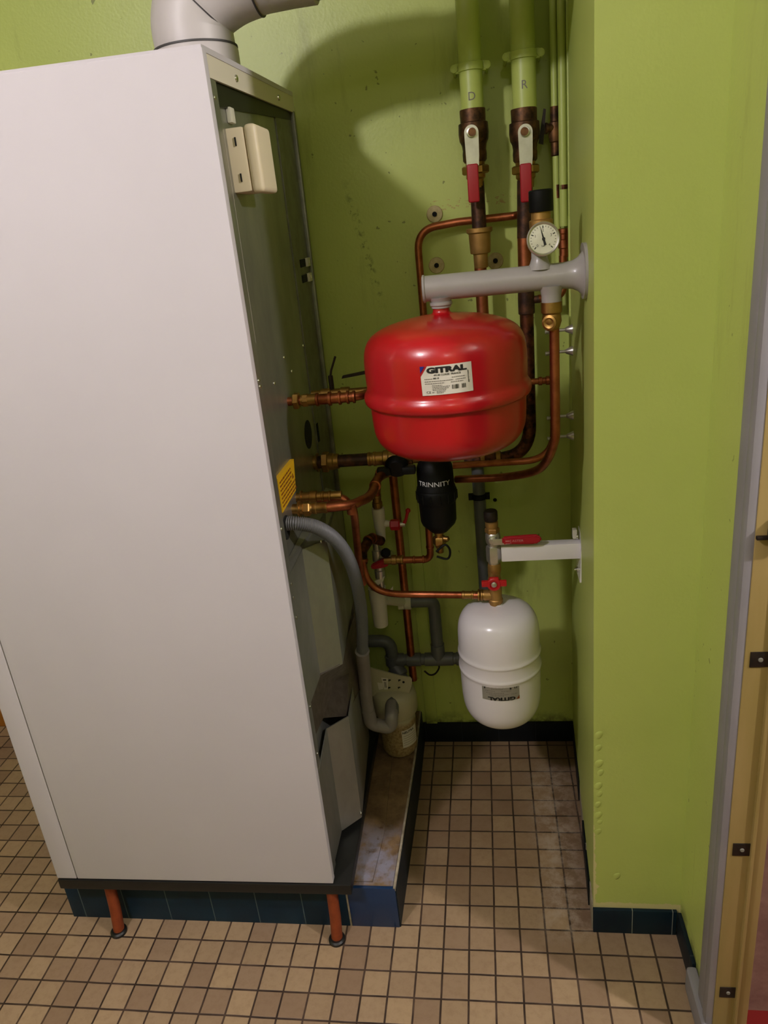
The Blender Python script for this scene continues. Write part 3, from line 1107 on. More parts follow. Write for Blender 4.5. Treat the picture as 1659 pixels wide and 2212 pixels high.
stack(b, (0.148, 0.100, 1.392), (0, 0, 1), [(0, .013), (.03, .013), (.032, .019), (.05, .0195), (.052, .016), (.066, .016)], 22)
obj('body', b, 'bright_brass', sv)
b = B()
stack(b, (0.1485, 0.100, 1.455), (0, 0, 1), [(0, .019), (.002, .0198), (.032, .0198), (.034, .018), (.034, 0)], 24)
obj('cap', b, 'black_plastic', sv)

# brass elbow and copper pipe below the bracket
t = thing('drop_pipe', 'copper pipe dropping from the brass elbow under the grey bracket, bent to the left', 'pipe', (0.162, 0.085, 0.93))
b = B()
stack(b, (0.161, BY, 1.312), (0, 0, -1), [(0, .0135), (.001, .0178), (.018, .0178), (.021, .015), (.024, .016), (.034, .0168), (.044, .0135), (.049, .008), (.05, 0)], 20)
stack(b, (0.161, BY, 1.278), (-.4, -1, 0), [(0, .012), (.016, .0125), (.017, .009), (.014, 0)], 16)
obj('brass_elbow', b, 'brass', t)
obj('pipe', tube(B(), spline([(0.165, 0.085, 1.275), (0.1645, 0.085, 1.18), (0.164, 0.085, 1.10), (0.1625, 0.094, 1.062), (0.150, 0.14, 1.008), (0.127, 0.20, 0.968), (0.062, 0.27, 0.936), (-0.034, 0.32, 0.92)], 6), .0085, 16), 'copper', t)
t = thing('clamped_pipe', 'copper pipe held off the pier by cone stand-offs, bent left under the red vessel', 'pipe', (0.19, 0.43, 0.91))
obj('pipe', tube(B(), fillet([(0.194, 0.43, 1.262), (0.190, 0.43, 0.917), (-0.045, 0.43, 0.917)], .07, 10), .0082, 16), 'copper', t)
for z in (1.210, 1.163, 1.017, 0.969):
    b = B()
    x1 = px(0.437) - .0005
    stack(b, (x1, 0.437, z), (-1, 0, 0), [(0, .0115), (.003, .0115), (.018, .0050), (.019, .0035), (.034, .0035)], 16)
    stack(b, (0.1925, 0.43, z - .005), (0, 0, 1), [(0, .0095), (.010, .0095)], 16)
    stack(b, (0.184, 0.427, z), (-1, 0, 0), [(0, .003), (.004, .0045), (.008, .0045), (.009, 0)], 10)
    obj('standoff', b, 'chrome', t, label='bright cone stand-off')
b = B()
stack(b, (0.19, 0.43, 1.103), (-1, 0, 0), [(0, .007), (.006, .007), (.007, .010), (.014, .010), (.015, .0075), (.022, .0075), (.023, .0095), (.03, .0095), (.031, .007), (.12, .007)], 14)
obj('branch', b, 'copper', t)

# ------------------------------------------------------------------ red expansion vessel
RC = Vector((-0.0265, 0.085, 0))
rv = thing('expansion_vessel', 'big red expansion vessel hanging from the grey bracket', 'expansion vessel', (RC.x, RC.y, 1.062))
prof = [(0, 1.0615), (.05, 1.063), (.09, 1.067), (.115, 1.076), (.130, 1.090), (.1375, 1.108), (.1395, 1.130), (.1405, 1.155), (.1415, 1.163)]
up = [(.1435, 1.190), (.1442, 1.215), (.1440, 1.236), (.1420, 1.254), (.1365, 1.2685), (.1275, 1.2795), (.110, 1.2895), (.0845, 1.2975), (.055, 1.3035), (.030, 1.3065), (.0195, 1.3085), (.0150, 1.3125), (.0142, 1.320)]
full = smooth_profile(prof, 4) + [(.1470, 1.1635), (.1495, 1.167), (.1505, 1.173), (.1495, 1.180), (.1460, 1.1855)] + smooth_profile(up, 4)
shell = obj('shell', lathe(B(), (RC.x, RC.y, 0), full, 80), 'red', rv, angle=50)
b = B()
stack(b, (RC.x, RC.y, 1.3185), (0, 0, 1), [(0, .0150), (.001, .0162), (.011, .0162), (.012, .014)], 24)
obj('neck_collar', b, 'bronze', rv)


def cyl(cx, cy, r, th0, z0, tilt=0.0):
    ct, st = math.cos(tilt), math.sin(tilt)

    def fn(u, v, off=0.0):
        uu, vv = u * ct - v * st, u * st + v * ct
        th = th0 + uu / r
        return Vector((cx + (r + off) * math.sin(th), cy - (r + off) * math.cos(th), z0 + vv))
    return fn


# label: u across, v up, origin at lower left
rl = cyl(RC.x, RC.y, .1446, -0.225, 1.197, math.radians(1.2))
LW, LH = .0835, .0475
b = B()
quad(b, lambda u, v: rl(u, v), 0.010, LW, 0, LH, 12, 2)
poly(b, lambda u, v: rl(u, v), [(0, 0), (.0102, 0), (.0102, LH), (0.0095, LH), (0, LH - .0125)])
lab = obj('rating_label', b, 'paper', rv, label='cream rating label with bold black lettering')
f1 = lambda u, v: rl(u, v, .0005)
b = B()
text_mesh(b, 'GITRAL', .0118, lambda u, v: f1(.0105 + u, LH - .0112 + v), bold=.065, stretch=1.60)
text_mesh(b, '49140 CORZE  FRANCE', .0040, lambda u, v: f1(.0215 + u, LH - .0165 + v), bold=.02, stretch=1.05)
text_mesh(b, 'CE', .0052, lambda u, v: f1(.0075 + u, .0035 + v), stretch=1.2)
text_mesh(b, 'MB 18', .0036, lambda u, v: f1(.0205 + u, LH - .0215 + v), bold=.02)
u = .0495
while u < .0715:   # bar code
    w = random.choice((.0004, .0007, .0011))
    if not .0610 < u < .0632:
        quad(b, f1, u, u + w, .0075, .0145)
    u += w + random.choice((.0005, .0009))
for k in range(22):
    v0 = .0155 + k * .0009
    quad(b, f1, .0760, .0760 + random.choice((.0012, .0018, .0024)), v0, v0 + .0005)
obj('label_print', b, 'ink', lab)
b = B()
for v0, u0, u1 in ((LH - .0215, .006, .019), (LH - .0255, .006, .052), (LH - .0290, .006, .038), (LH - .0215, .050, .072), (LH - .0255, .056, .072), (LH - .0290, .048, .068),
                   (.0150, .0175, .034), (.0125, .0175, .046), (.0100, .0175, .044), (.0075, .0175, .040), (.0050, .024, .038), (.0028, .024, .035), (.0040, .0165, .0205)):
    u = u0
    while u < u1:
        w = random.uniform(.0012, .0035)
        quad(b, f1, u, min(u + w, u1), v0, v0 + .0013)
        u += w + .0008
obj('small_print', b, 'grey_ink', lab)
b = B()
poly(b, f1, [(0, LH - .0105), (0, LH), (.0075, LH)])
obj('blue_corner', b, 'blue_ink', lab)
b = B()
poly(b, f1, [(0, LH - .0165), (0, LH - .0122), (.0088, LH), (.0122, LH)])
obj('red_stripe', b, 'red_grip', lab)

# ------------------------------------------------------------------ boiler flow and return lines
# upper flow pipe
t = thing('flow_pipe', 'copper flow pipe leaving the boiler side, left of the red vessel', 'pipe', (-0.33, 0.14, 1.16))
ax = [(-0.349, 0.14, 1.1625), (-0.20, 0.145, 1.161), (-0.155, 0.215, 1.160), (-0.12, 0.28, 1.160)]
obj('pipe', tube(B(), fillet(ax, .03, 8), .0085, 16), 'copper', t)
b = B()
nut(b, (-0.322, 0.14, 1.1625), (1, 0, 0), .0165, .012)
nut(b, (-0.304, 0.14, 1.1625), (1, 0, 0), .0130, .012)
stack(b, (-0.312, 0.14, 1.1625), (1, 0, 0), [(0, .0115), (.032, .0115), (.034, .009)], 16)
obj('union_nut', b, 'brass', t)
b = B()
stack(b, (-0.285, 0.14, 1.162), (1, 0, 0), [(0, .0095), (.003, .0130), (.007, .0130), (.008, .0105), (.026, .0105), (.027, .0135), (.032, .0135), (.033, .0102), (.046, .0102),
                                             (.047, .0132), (.051, .0132), (.052, .0100), (.062, .0100), (.063, .0128), (.067, .0128), (.068, .0098), (.074, .0098), (.075, .0120), (.079, .0120), (.08, .009)], 18)
obj('fitting', b, 'copper', t)
# valve behind it
t = thing('rear_valve', 'brass valve with dark lever half hidden behind the copper flow pipe', 'valve', (-0.26, 0.20, 1.15))
b = B()
stack(b, (-0.305, 0.20, 1.158), (1, 0, 0), [(0, .010), (.02, .010), (.021, .0125), (.04, .0125), (.041, .0105), (.06, .0105), (.061, .0125), (.078, .0125), (.079, .009), (.15, .009)], 16)
obj('body', b, 'brass', t)
b = B()
rod(b, (-0.262, 0.20, 1.168), (-0.262, 0.20, 1.195), .005, 10)
tube(b, [(-0.262, 0.20, 1.193), (-0.259, 0.20, 1.205), (-0.247, 0.2, 1.232)], .0022, 8)
obj('stem', b, 'rust', t)
b = B()
prism(b, [(-0.240, 0.20, 1.187), (-0.238, 0.20, 1.192), (-0.175, 0.2, 1.200), (-0.175, 0.2, 1.194)], (0, .01, 0))
obj('lever', b, 'rust', t)
# main return line to the black filter
t = thing('return_pipe', 'dark return pipe with brass couplings running from the boiler to the black filter', 'pipe', (-0.33, 0.29, 0.98))
yB, zB = 0.29, 0.989
obj('pipe', rod(B(), (-0.352, yB, zB), (-0.215, yB, zB), .0138, 20), 'dark_pipe', t)
b = B()
stack(b, (-0.349, yB, zB), (1, 0, 0), [(0, .016), (.012, .016), (.013, .021), (.016, .0215)], 22)
nut(b, (-0.317, yB, zB), (1, 0, 0), .0235, .016)
stack(b, (-0.309, yB, zB), (1, 0, 0), [(0, .019), (.010, .019), (.012, .017), (.022, .0165)], 20)
obj('union_nut', b, 'brass', t)
b = B()
stack(b, (-0.222, yB, zB), (1, 0, 0), [(0, .014), (.001, .0155), (.006, .0155), (.007, .0142), (.012, .0142), (.013, .0162), (.018, .0162), (.019, .015), (.034, .015), (.036, .0175), (.046, .0175),
                                       (.048, .0155), (.085, .0155), (.088, .0175), (.098, .0175), (.1, .015), (.118, .015), (.119, .0165), (.125, .0165), (.126, .014), (.15, .014)], 20)
obj('coupling', b, 'brass', t)
t = thing('butterfly_valve', 'black winged valve handle in front of the return pipe', 'valve handle', (-0.158, 0.262, 0.975))
b = B()
stack(b, (-0.158, yB - .014, 0.982), (0, -1, -.35), [(0, .008), (.012, .008)], 16)
obj('stem', b, 'brass', t)
b = B()
stack(b, (-0.1565, 0.272, 0.980), (0, -1, -.3), [(0, .020), (.004, .0255), (.014, .0250), (.022, .019), (.024, 0)], 24)
for sg in (-1, 1):
    box(b, min(-0.1565 + sg * .012, -0.1565 + sg * .042), max(-0.1565 + sg * .012, -0.1565 + sg * .042), .244, .264, .962, .980, .005)
obj('handle', b, 'black_plastic', t)

# black magnetic filter
FC = (-0.0775, 0.29)
ft = thing('magnetic_filter', 'black cylindrical filter hanging below the red vessel', 'filter', (FC[0], FC[1], 0.76))
b = B()
lathe(b, (FC[0], FC[1], 0), [(0, .811), (.019, .811), (.023, .815), (.037, .830), (.0400, .838), (.0412, .880), (.0422, .884), (.0445, .888), (.0450, .909), (.0430, .914)], 36)
for k in range(14):
    a = 2 * PI * k / 14
    x, y = FC[0] + .0445 * math.cos(a), FC[1] + .0445 * math.sin(a)
    rod(b, (x, y, .888), (x, y, .908), .0018, 6)
obj('canister', b, 'black_plastic', ft)
b = B()
lathe(b, (FC[0], FC[1], 0), [(.0425, .9125), (.0425, .918), (.0408, .921), (.0400, .955), (.0392, .964), (.035, .974), (.033, .980), (.033, 1.008)], 36)
obj('head', b, 'black_plastic', ft)
fw = cyl(FC[0], FC[1], .0408, 0, 0.934, math.radians(-1))
b = B()
text_mesh(b, 'TRINNITY', .0150, lambda u, v: fw(u - .001, v - .004, .0006), align='CENTER', bold=.004, stretch=1.12)
obj('lettering', b, 'white_ink', ft)
b = B()
stack(b, (FC[0] - .002, FC[1], .815), (0, 0, -1), [(0, .011), (.012, .011), (.013, .009), (.018, .009)], 16)
nut(b, (FC[0] - .002, FC[1], .787), (0, 0, 1), .0155, .020)
stack(b, (FC[0] - .002, FC[1], .779), (0, 0, -1), [(0, .0105), (.008, .0105), (.010, .008), (.022, .0075)], 14)
stack(b, (FC[0] + .005, FC[1] - .003, .792), (1, -.3, 0), [(0, .0065), (.014, .0065), (.015, .005), (.018, 0)], 12)
obj('drain_cock', b, 'brass', ft)
b = tube(B(), spline([(FC[0] - .010, FC[1] - .016, .766), (FC[0] + .010, FC[1] - .016, .782), (FC[0] + .020, FC[1] - .016, .772), (FC[0] + .020, FC[1] - .016, .756), (FC[0] + .012, FC[1] - .016, .747), (FC[0] - .010, FC[1] - .016, .754)], 6), .0026, 8)
obj('strap', b, 'black_plastic', ft)

# lower boiler connections
t = thing('cold_pipe', 'copper pipe sweeping from the lower boiler nut up to the black winged handle', 'pipe', (-0.33, 0.06, 0.75))
obj('pipe', tube(B(), spline([(-0.352, 0.06, 0.968), (-0.30, 0.06, 0.968), (-0.26, 0.065, 0.967), (-0.226, 0.08, 0.964), (-0.212, 0.10, 0.963), (-0.203, 0.13, 0.958), (-0.198, 0.17, 0.957), (-0.196, 0.21, 0.963), (-0.187, 0.25, 0.964), (-0.166, 0.31, 0.953)], 7), .0098, 16), 'copper', t)
b = B()
stack(b, (-0.1965, 0.192, 0.9595), (0.05, 1, .15), [(0, .0100), (.001, .0122), (.008, .0122), (.009, .010)], 18)
obj('press_ring', b, 'copper', t)
b = B()
nut(b, (-0.311, 0.06, 0.968), (1, 0, 0), .0150, .014)
stack(b, (-0.3485, 0.06, 0.968), (1, 0, 0), [(0, .0105), (.02, .0105), (.021, .0165), (.024, .0165), (.025, .0115), (.046, .0115), (.048, .0105), (.052, .0120), (.056, .0120), (.057, .0108), (.072, .0108), (.073, .0115), (.078, .0115)], 18)
obj('union_nut', b, 'brass', t)
obj('dropper', tube(B(), spline([(-0.225, 0.074, 0.966), (-0.2255, 0.085, 0.942), (-0.233, 0.12, 0.898), (-0.245, 0.17, 0.826), (-0.252, 0.20, 0.782), (-0.256, 0.225, 0.742), (-0.257, 0.24, 0.71)], 5), .0080, 16), 'copper', t)
b = B()
stack(b, (-0.2275, 0.079, 0.958), (0, .05, -1), [(0, .0105), (.012, .0105), (.013, .009)], 16)
obj('tee', b, 'copper', t)
t = thing('hot_pipe', 'short copper pipe with brass rings leaving the boiler just above the cold pipe nut', 'pipe', (-0.33, 0.10, 0.98))
obj('pipe', tube(B(), fillet([(-0.352, 0.10, 0.977), (-0.246, 0.10, 0.971), (-0.228, 0.098, 0.945)], .02, 6), .0085, 16), 'copper', t)
b = B()
stack(b, (-0.3485, 0.10, 0.977), (1, 0, 0), [(0, .0095), (.016, .0095), (.017, .014), (.020, .014), (.021, .0105), (.036, .0105), (.037, .0125), (.050, .0125), (.051, .0098), (.060, .0098), (.061, .0108),
                                            (.064, .0108), (.065, .0095), (.074, .0095), (.075, .0108), (.078, .0108), (.079, .0092), (.1, .0092)], 18)
obj('brass_rings', b, 'brass', t)

# long vertical copper pipe
b = tube(B(), [(-0.200, 0.5, 0.985), (-0.2005, 0.5, 0.60), (-0.202, 0.5, 0.27)], .0105, 18)
solo('gas_pipe', b, 'copper', 'vertical copper pipe running down the back wall between hose and filter', 'pipe')
# relief line with white body and red lever
t = thing('drain_valve', 'beige drain valve body hanging on a copper tail left of the vertical copper pipe', 'valve', (-0.23, 0.40, 0.73))
obj('tail', tube(B(), fillet([(-0.205, 0.33, 0.945), (-0.222, 0.38, 0.905), (-0.2295, 0.40, 0.87), (-0.2305, 0.4, 0.82)], .03, 6), .0095, 16), 'copper', t)
b = B()
stack(b, (-0.231, 0.40, 0.865), (0, 0, -1), [(0, .0095), (.001, .0115), (.006, .0115), (.007, .0105), (.018, .0105), (.019, .0125), (.03, .0125), (.031, .0105), (.036, .0105)], 18)
obj('ring_fitting', b, 'brass', t)
b = B()
stack(b, (-0.2305, 0.40, 0.831), (0, 0, -1), [(0, .0155), (.006, .0160), (.012, .0155), (.05, .0145), (.056, .0125), (.084, .0105), (.086, 0)], 20)
stack(b, (-0.220, 0.40, 0.790), (1, 0, -.1), [(0, .009), (.014, .0075), (.02, .007)], 14)
obj('body', b, 'white_plastic', t)
t = thing('red_tap', 'small red tap with curled handle on the beige drain valve', 'tap', (-0.192, 0.40, 0.78))
b = B()
stack(b, (-0.205, 0.395, 0.787), (1, 0, 0), [(0, .010), (.003, .0135), (.022, .0135), (.025, .010)], 6)
obj('hub', b, 'red_plastic', t)
obj('handle', tube(B(), spline([(-0.184, 0.395, 0.784), (-0.174, 0.395, 0.786), (-0.166, 0.395, 0.797), (-0.159, 0.395, 0.818)], 6), [.0045] * 12 + [.004] * 6 + [.0045], 10), 'red_plastic', t)
b = B()
s = bmesh.ops.create_uvsphere(b, u_segments=12, v_segments=8, radius=.0062)
bmesh.ops.translate(b, verts=b.verts[:], vec=(-0.1575, 0.395, 0.822))
obj('handle_tip', b, 'red_plastic', t)
b = B()
stack(b, (-0.180, 0.395, 0.787), (1, 0, 0), [(0, .006), (.012, .006), (.0125, 0)], 12)
obj('end_screw', b, 'chrome', t)

# copper elbow, dhw line to the white vessel
t = thing('vessel_pipe', 'copper pipe curving from behind the grey hose to the small white vessel', 'pipe', (-0.1, 0.27, 0.66))
obj('pipe', tube(B(), spline([(-0.258, 0.27, 0.755), (-0.2555, 0.27, 0.722), (-0.247, 0.27, 0.697), (-0.230, 0.27, 0.6775), (-0.200, 0.27, 0.6665), (-0.160, 0.268, 0.6635), (-0.09, 0.262, 0.663), (-0.03, 0.256, 0.663), (0.005, 0.25, 0.664)], 6), .0080, 16), 'copper', t)
b = B()
stack(b, (-0.036, 0.2555, 0.6635), (1, -.06, 0), [(0, .0085), (.001, .0100), (.006, .0100), (.007, .0088), (.022, .0088), (.023, .0105), (.026, .0105), (.027, .009), (.036, .009), (.037, .0135), (.040, .0135), (.041, .011), (.044, .0135), (.047, .0135), (.048, .0115), (.066, .0120)], 18)
obj('brass_rings', b, 'brass', t)
obj('upper_elbow', tube(B(), fillet([(-0.2585, 0.27, 0.748), (-0.262, 0.30, 0.765), (-0.248, 0.35, 0.775), (-0.228, 0.38, 0.752)], .025, 6), .0118, 16), 'old_copper', t)
for p, d in (((-0.2585, .272, .750), (0, .3, 1)), ((-0.253, .335, .773), (.4, 1, .2)), ((-0.246, .353, .772), (.6, 1, -.4))):
    b = B()
    stack(b, p, d, [(0, .0128), (.003, .0132), (.006, .0128)], 18)
    obj('elbow_ring', b, 'copper', t)
# small tap line with red handle
t = thing('filling_pipe', 'copper pipe with brass union rising to the black filter', 'pipe', (-0.15, 0.38, 0.70))
obj('pipe', tube(B(), fillet([(-0.225, 0.38, 0.7), (-0.112, 0.38, 0.697), (-0.108, 0.36, 0.80), (-0.105, 0.33, 0.86)], [.022, .01], 8), .0085, 16), 'copper', t)
b = B()
stack(b, (-0.226, 0.38, 0.7), (1, 0, 0), [(0, .0105), (.018, .0105), (.019, .0125), (.030, .0125), (.031, .0095), (.040, .0095), (.041, .0115), (.046, .0115), (.047, .009)], 16)
obj('union', b, 'brass', t)
for x in (-0.155, -0.132):
    b = B()
    stack(b, (x, .38, .6985), (1, 0, 0), [(0, .0090), (.001, .0100), (.004, .0100), (.005, .009)], 16)
    obj('press_ring', b, 'copper', t)
b = B()
stack(b, (-0.1105, .374, .731), (0.05, -.15, 1), [(0, .0090), (.001, .0100), (.004, .0100), (.005, .009)], 16)
obj('press_ring', b, 'copper', t)
t = thing('isolating_valve', 'nickel valve with dark red butterfly handle above the white tundish', 'valve', (-0.248, 0.40, 0.62))
b = B()
stack(b, (-0.244, 0.40, 0.742), (0, 0, -1), [(0, .010), (.020, .010), (.021, .014), (.05, .0145), (.052, .011), (.075, .011), (.077, .0135), (.098, .013), (.1, .009), (.125, .008)], 18)
stack(b, (-0.238, .395, .705), (1, -.2, .1), [(0, .0095), (.02, .0095), (.021, .0125), (.032, .0125)], 16)
obj('body', b, 'chrome', t)
b = B()
stack(b, (-0.224, .386, .716), (.4, -.7, .5), [(0, .011), (.012, .0115), (.014, .009), (.014, 0)], 18)
obj('cap', b, 'black_plastic', t)
b = B()
prism(b, [(-0.262, .374, .683), (-0.258, .374, .690), (-0.226, .374, .704), (-0.214, .374, .702), (-0.217, .374, .686), (-0.228, .374, .682), (-0.255, .374, .678)], (0, .010, .002))
bmesh.ops.bevel(b, geom=b.edges[:], offset=0.002, segments=2, affect='EDGES')
obj('handle', b, 'red_grip', t)

# tundish and grey waste pipes
t = thing('tundish', 'white plastic tundish cup with side outlet behind the hose', 'tundish', (-0.256, 0.40, 0.50))
b = B()
stack(b, (-0.2565, 0.40, 0.505), (0, 0, 1), [(0, .015), (.003, .0185), (.06, .0205), (.075, .0215), (.112, .0225), (.112, .0205), (.07, .0185), (.068, 0)], 26)
obj('cup', b, 'white_plastic', t)
b = B()
rod(b, (-0.245, 0.405, 0.578), (-0.205, 0.495, 0.5205), .0125, 18)
obj('outlet', b, 'white_plastic', t)
b = B()
stack(b, (-0.220, 0.495, 0.5195), (1, .02, -.02), [(0, .0195), (.0155, .0195), (.0158, .0165), (.0170, .0165), (.0173, .0195), (.034, .0195)], 24)
obj('union_collar', b, 'white_plastic', t)
b = B()
prism(b, [(-0.250, .388, .628), (-0.236, .388, .640), (-0.231, .388, .652), (-0.258, .388, .640)], (0, .003, 0))
obj('splash_tab', b, 'white_plastic', t)
b = B()
prism(b, [(-0.229, .390, .606), (-0.214, .390, .622), (-0.215, .390, .606)], (0, .003, 0))
obj('splash_tab', b, 'white_plastic', t)
t = thing('waste_pipe', 'dark grey plastic waste pipe branching behind the small white vessel', 'pipe', (-0.13, 0.5, 0.29))
obj('upper_bend', tube(B(), fillet([(-0.19, 0.497, 0.5195), (-0.165, 0.498, 0.519), (-0.126, 0.50, 0.518), (-0.1265, 0.50, 0.335)], [.02, .03], 8), .0165, 22), 'pvc', t)
b = B()
rod(b, (-0.225, 0.5, 0.336), (0.06, 0.5, 0.337), .0160, 22)
obj('cross_run', b, 'pvc', t)
for x0, x1 in ((-0.215, -0.175), (-0.165, -0.085), (-0.078, -0.05)):
    b = B()
    stack(b, (x0, 0.5, 0.336), (1, 0, 0), [(0, .0165), (.001, .0188), (x1 - x0 - .001, .0188), (x1 - x0, .0165)], 22)
    obj('socket', b, 'pvc', t)
b = B()
stack(b, (-0.1262, 0.5, 0.385), (0, 0, -1), [(0, .0168), (.001, .0188), (.045, .0188)], 22)
obj('socket', b, 'pvc', t)
obj('left_bend', tube(B(), fillet([(-0.345, 0.5, 0.399), (-0.256, 0.5, 0.398), (-0.254, 0.5, 0.322), (-0.225, 0.47, 0.285)], [.03, .02], 8), .0172, 22), 'pvc', t)
b = B()
stack(b, (-0.254, 0.5, 0.352), (0, 0, -1), [(0, .018), (.001, .0205), (.028, .0205), (.030, .018)], 22)
stack(b, (-0.252, 0.498, 0.315), (.6, -.5, -.55), [(0, .0215), (.03, .0220), (.034, .020)], 22)
stack(b, (-0.258, 0.5, 0.336), (1, 0, 0), [(0, .0185), (.035, .0188)], 22)
obj('branch_socket', b, 'pvc', t)
t = thing('soil_pipe', 'dark grey vertical drain pipe on the back wall behind the white vessel', 'pipe', (0.011, 0.53, 0.33))
obj('pipe', rod(B(), (0.0105, 0.53, 1.02), (0.012, 0.53, 0.34), .0158, 22), 'pvc', t)
b = B()
stack(b, (0.0105, 0.53, 0.806), (0, 0, -1), [(0, .0165), (.001, .0185), (.014, .0185), (.015, .0165)], 22)
for s in (-1, 1):
    box(b, 0.0105 + s * .022 - .005, 0.0105 + s * .022 + .005, .525, .536, .790, .806, .001)
rod(b, (0.0105, 0.54, .798), (0.0105, YB - .0005, .798), .004, 8)
obj('pipe_clip', b, 'black_plastic', t)
b = tube(B(), spline([(-0.17, 0.505, 0.295), (-0.155, 0.50, 0.285), (-0.14, 0.50, 0.288), (-0.128, 0.50, 0.305), (-0.1265, 0.5, 0.32)], 5), .0025, 8)
solo('wire_tie', b, 'rust', 'thin dark wire hanging below the waste pipe', 'wire')

# ------------------------------------------------------------------ small white vessel
WC = Vector((0.0415, 0.25, 0))
wv = thing('expansion_vessel', 'small white expansion vessel hanging in the alcove', 'expansion vessel', (WC.x, WC.y, 0.338))
low = [(0, .3365), (.035, .3375), (.058, .3425), (.075, .3540), (.0865, .3750), (.0910, .4000), (.0925, .4350), (.0930, .4780)]
upw = [(.0932, .5360), (.0931, .5600), (.0922, .5820), (.0880, .6040), (.0775, .6220), (.061, .6330), (.040, .6385), (.022, .6405)]
full = smooth_profile(low, 4) + [(.0940, .4835), (.0958, .4865), (.0958, .4895), (.0944, .4925), (.0934, .4950), (.0934, .5200), (.0942, .5225), (.0956, .5250), (.0956, .5280), (.0942, .5310)] + smooth_profile(upw, 4) + [(.014, .6410), (.0135, .644)]
obj('shell', lathe(B(), (WC.x, WC.y, 0), full, 72), 'white_vessel', wv, angle=50)
wl = cyl(WC.x, WC.y, .0930, -0.475, 0.445)
LW2, LH2 = .0855, .0385
b = B()
quad(b, lambda u, v: wl(u, v, .0002), 0, LW2, 0, LH2, 16, 1)
lab = obj('rating_label', b, 'silver', wv, label='silver label stuck on upside down')
f2 = lambda u, v: wl(u, v, .0007)
b = B()
text_mesh(b, 'GITRAL', .0118, lambda u, v: f2(LW2 - .010 - u, .0088 - v), bold=.05, stretch=1.55)
for u0, u1, v0 in ((.0055, .0085, .030), (.063, .067, .029), (.074, .0758, .0295), (.078, .0798, .0295)):
    quad(b, f2, u0, u1, v0, v0 + .0045)
obj('label_print', b, 'ink', lab)
b = B()
for v0, u0, u1 in ((.030, .022, .048), (.0245, .008, .030), (.0245, .044, .066), (.0195, .010, .05), (.0155, .016, .06), (.0155, .066, .08), (.012, .02, .05)):
    u = u0
    while u < u1:
        w = random.uniform(.0012, .004)
        quad(b, f2, u, min(u + w, u1), v0, v0 + .0017)
        u += w + .001
obj('small_print', b, 'grey_ink', lab)
b = B()
poly(b, f2, [(LW2 - .0005, .0005), (LW2 - .0005, .0105), (LW2 - .0085, .0005)])
obj('red_corner', b, 'red_ink', lab)

# valve group on the small vessel
t = thing('vessel_valve', 'brass tee valve with red winged handle on top of the small white vessel', 'valve', (0.04, 0.25, 0.63))
b = B()
stack(b, (0.0395, 0.25, 0.634), (0, 0, 1), [(0, .0135), (.012, .0140), (.013, .0165), (.020, .0165), (.022, .0148), (.032, .0145), (.050, .0155), (.062, .0160), (.072, .0150), (.078, .0135), (.084, .0140), (.094, .0140)], 22)
stack(b, (0.030, 0.2505, 0.664), (-1, 0, 0), [(0, .012), (.012, .0125), (.016, .0125)], 18)
stack(b, (0.0385, 0.24, 0.703), (0, -1, 0), [(0, .009), (.012, .0085)], 16)
obj('body', b, 'bronze' if False else 'bright_brass', t)
b = B()
yh = 0.225
stack(b, (0.0378, yh + .006, 0.7035), (0, -1, 0), [(0, .0155), (.008, .0155), (.010, .0135), (.010, .0095), (.007, .009), (.007, 0)], 24)
box(b, 0.0105, 0.030, yh - .003, yh + .005, .6985, .7125, .002)
box(b, 0.046, 0.0655, yh - .003, yh + .005, .6985, .7125, .002)
box(b, 0.028, 0.049, yh - .002, yh + .005, .712, .7205, .003)
hd = obj('handle', b, 'red_plastic', t)
b = B()
stack(b, (0.0378, yh - .0005, 0.7035), (0, -1, 0), [(0, .0065), (.003, .006), (.0045, .0035), (.0045, 0)], 16)
obj('handle_screw', b, 'chrome', hd)
t = thing('lever_valve', 'nickel ball valve with red lever pointing right above the white vessel', 'valve', (0.041, 0.25, 0.73))
b = B()
stack(b, (0.0405, 0.25, 0.724), (0, 0, 1), [(0, .0145), (.004, .0150), (.012, .0148), (.020, .0135)], 20)
obj('lower_collar', b, 'bright_brass', t)
b = B()
nut(b, (0.0405, 0.25, 0.767), (0, 0, 1), .0165, .038, .06)
stack(b, (0.0405, 0.25, 0.742), (0, 0, 1), [(0, .0125), (.05, .0125), (.052, .0150), (.060, .0165), (.072, .0160), (.077, .0125)], 20)
stack(b, (0.0405, 0.237, 0.806), (0, -1, 0), [(0, .009), (.006, .009), (.007, .006), (.010, .006), (.0105, 0)], 16)
obj('body', b, 'chrome', t)
b = B()
box(b, 0.040, 0.070, 0.222, 0.2245, .799, .813, .001)
lv = obj('lever', b, 'chrome', t)
b = B()
prism(b, [(0.060, .217, .8010), (0.128, .217, .7985), (0.137, .217, .8010), (0.142, .217, .8060), (0.143, .217, .8100), (0.141, .217, .8150), (0.136, .217, .8190), (0.128, .217, .8205), (0.060, .217, .8180)], (0, .011, 0))
bmesh.ops.bevel(b, geom=b.edges[:], offset=.0035, segments=3, affect='EDGES')
gr = obj('grip', b, 'red_grip', lv)
b = B()
text_mesh(b, 'ASTER', .0068, lambda u, v: Vector((0.0810 + u, 0.2164, 0.8075 + v)), stretch=1.25)
quad(b, lambda u, v: Vector((0.0775 + u, 0.2164, 0.803 + v)), 0, .0007, 0, .010)
for u0 in (.0675, .0705, .0735):
    quad(b, lambda u, v: Vector((u0 + u, 0.2164, 0.8085 + v)), 0, .0018, 0, .0030)
    quad(b, lambda u, v: Vector((u0 + u, 0.2164, 0.8025 + v)), 0, .0018, 0, .0022)
obj('lettering', b, 'faded_red', gr)
t = thing('vent_cap', 'brass union with brown cap topping the nickel valve', 'vent', (0.039, 0.25, 0.815))
b = B()
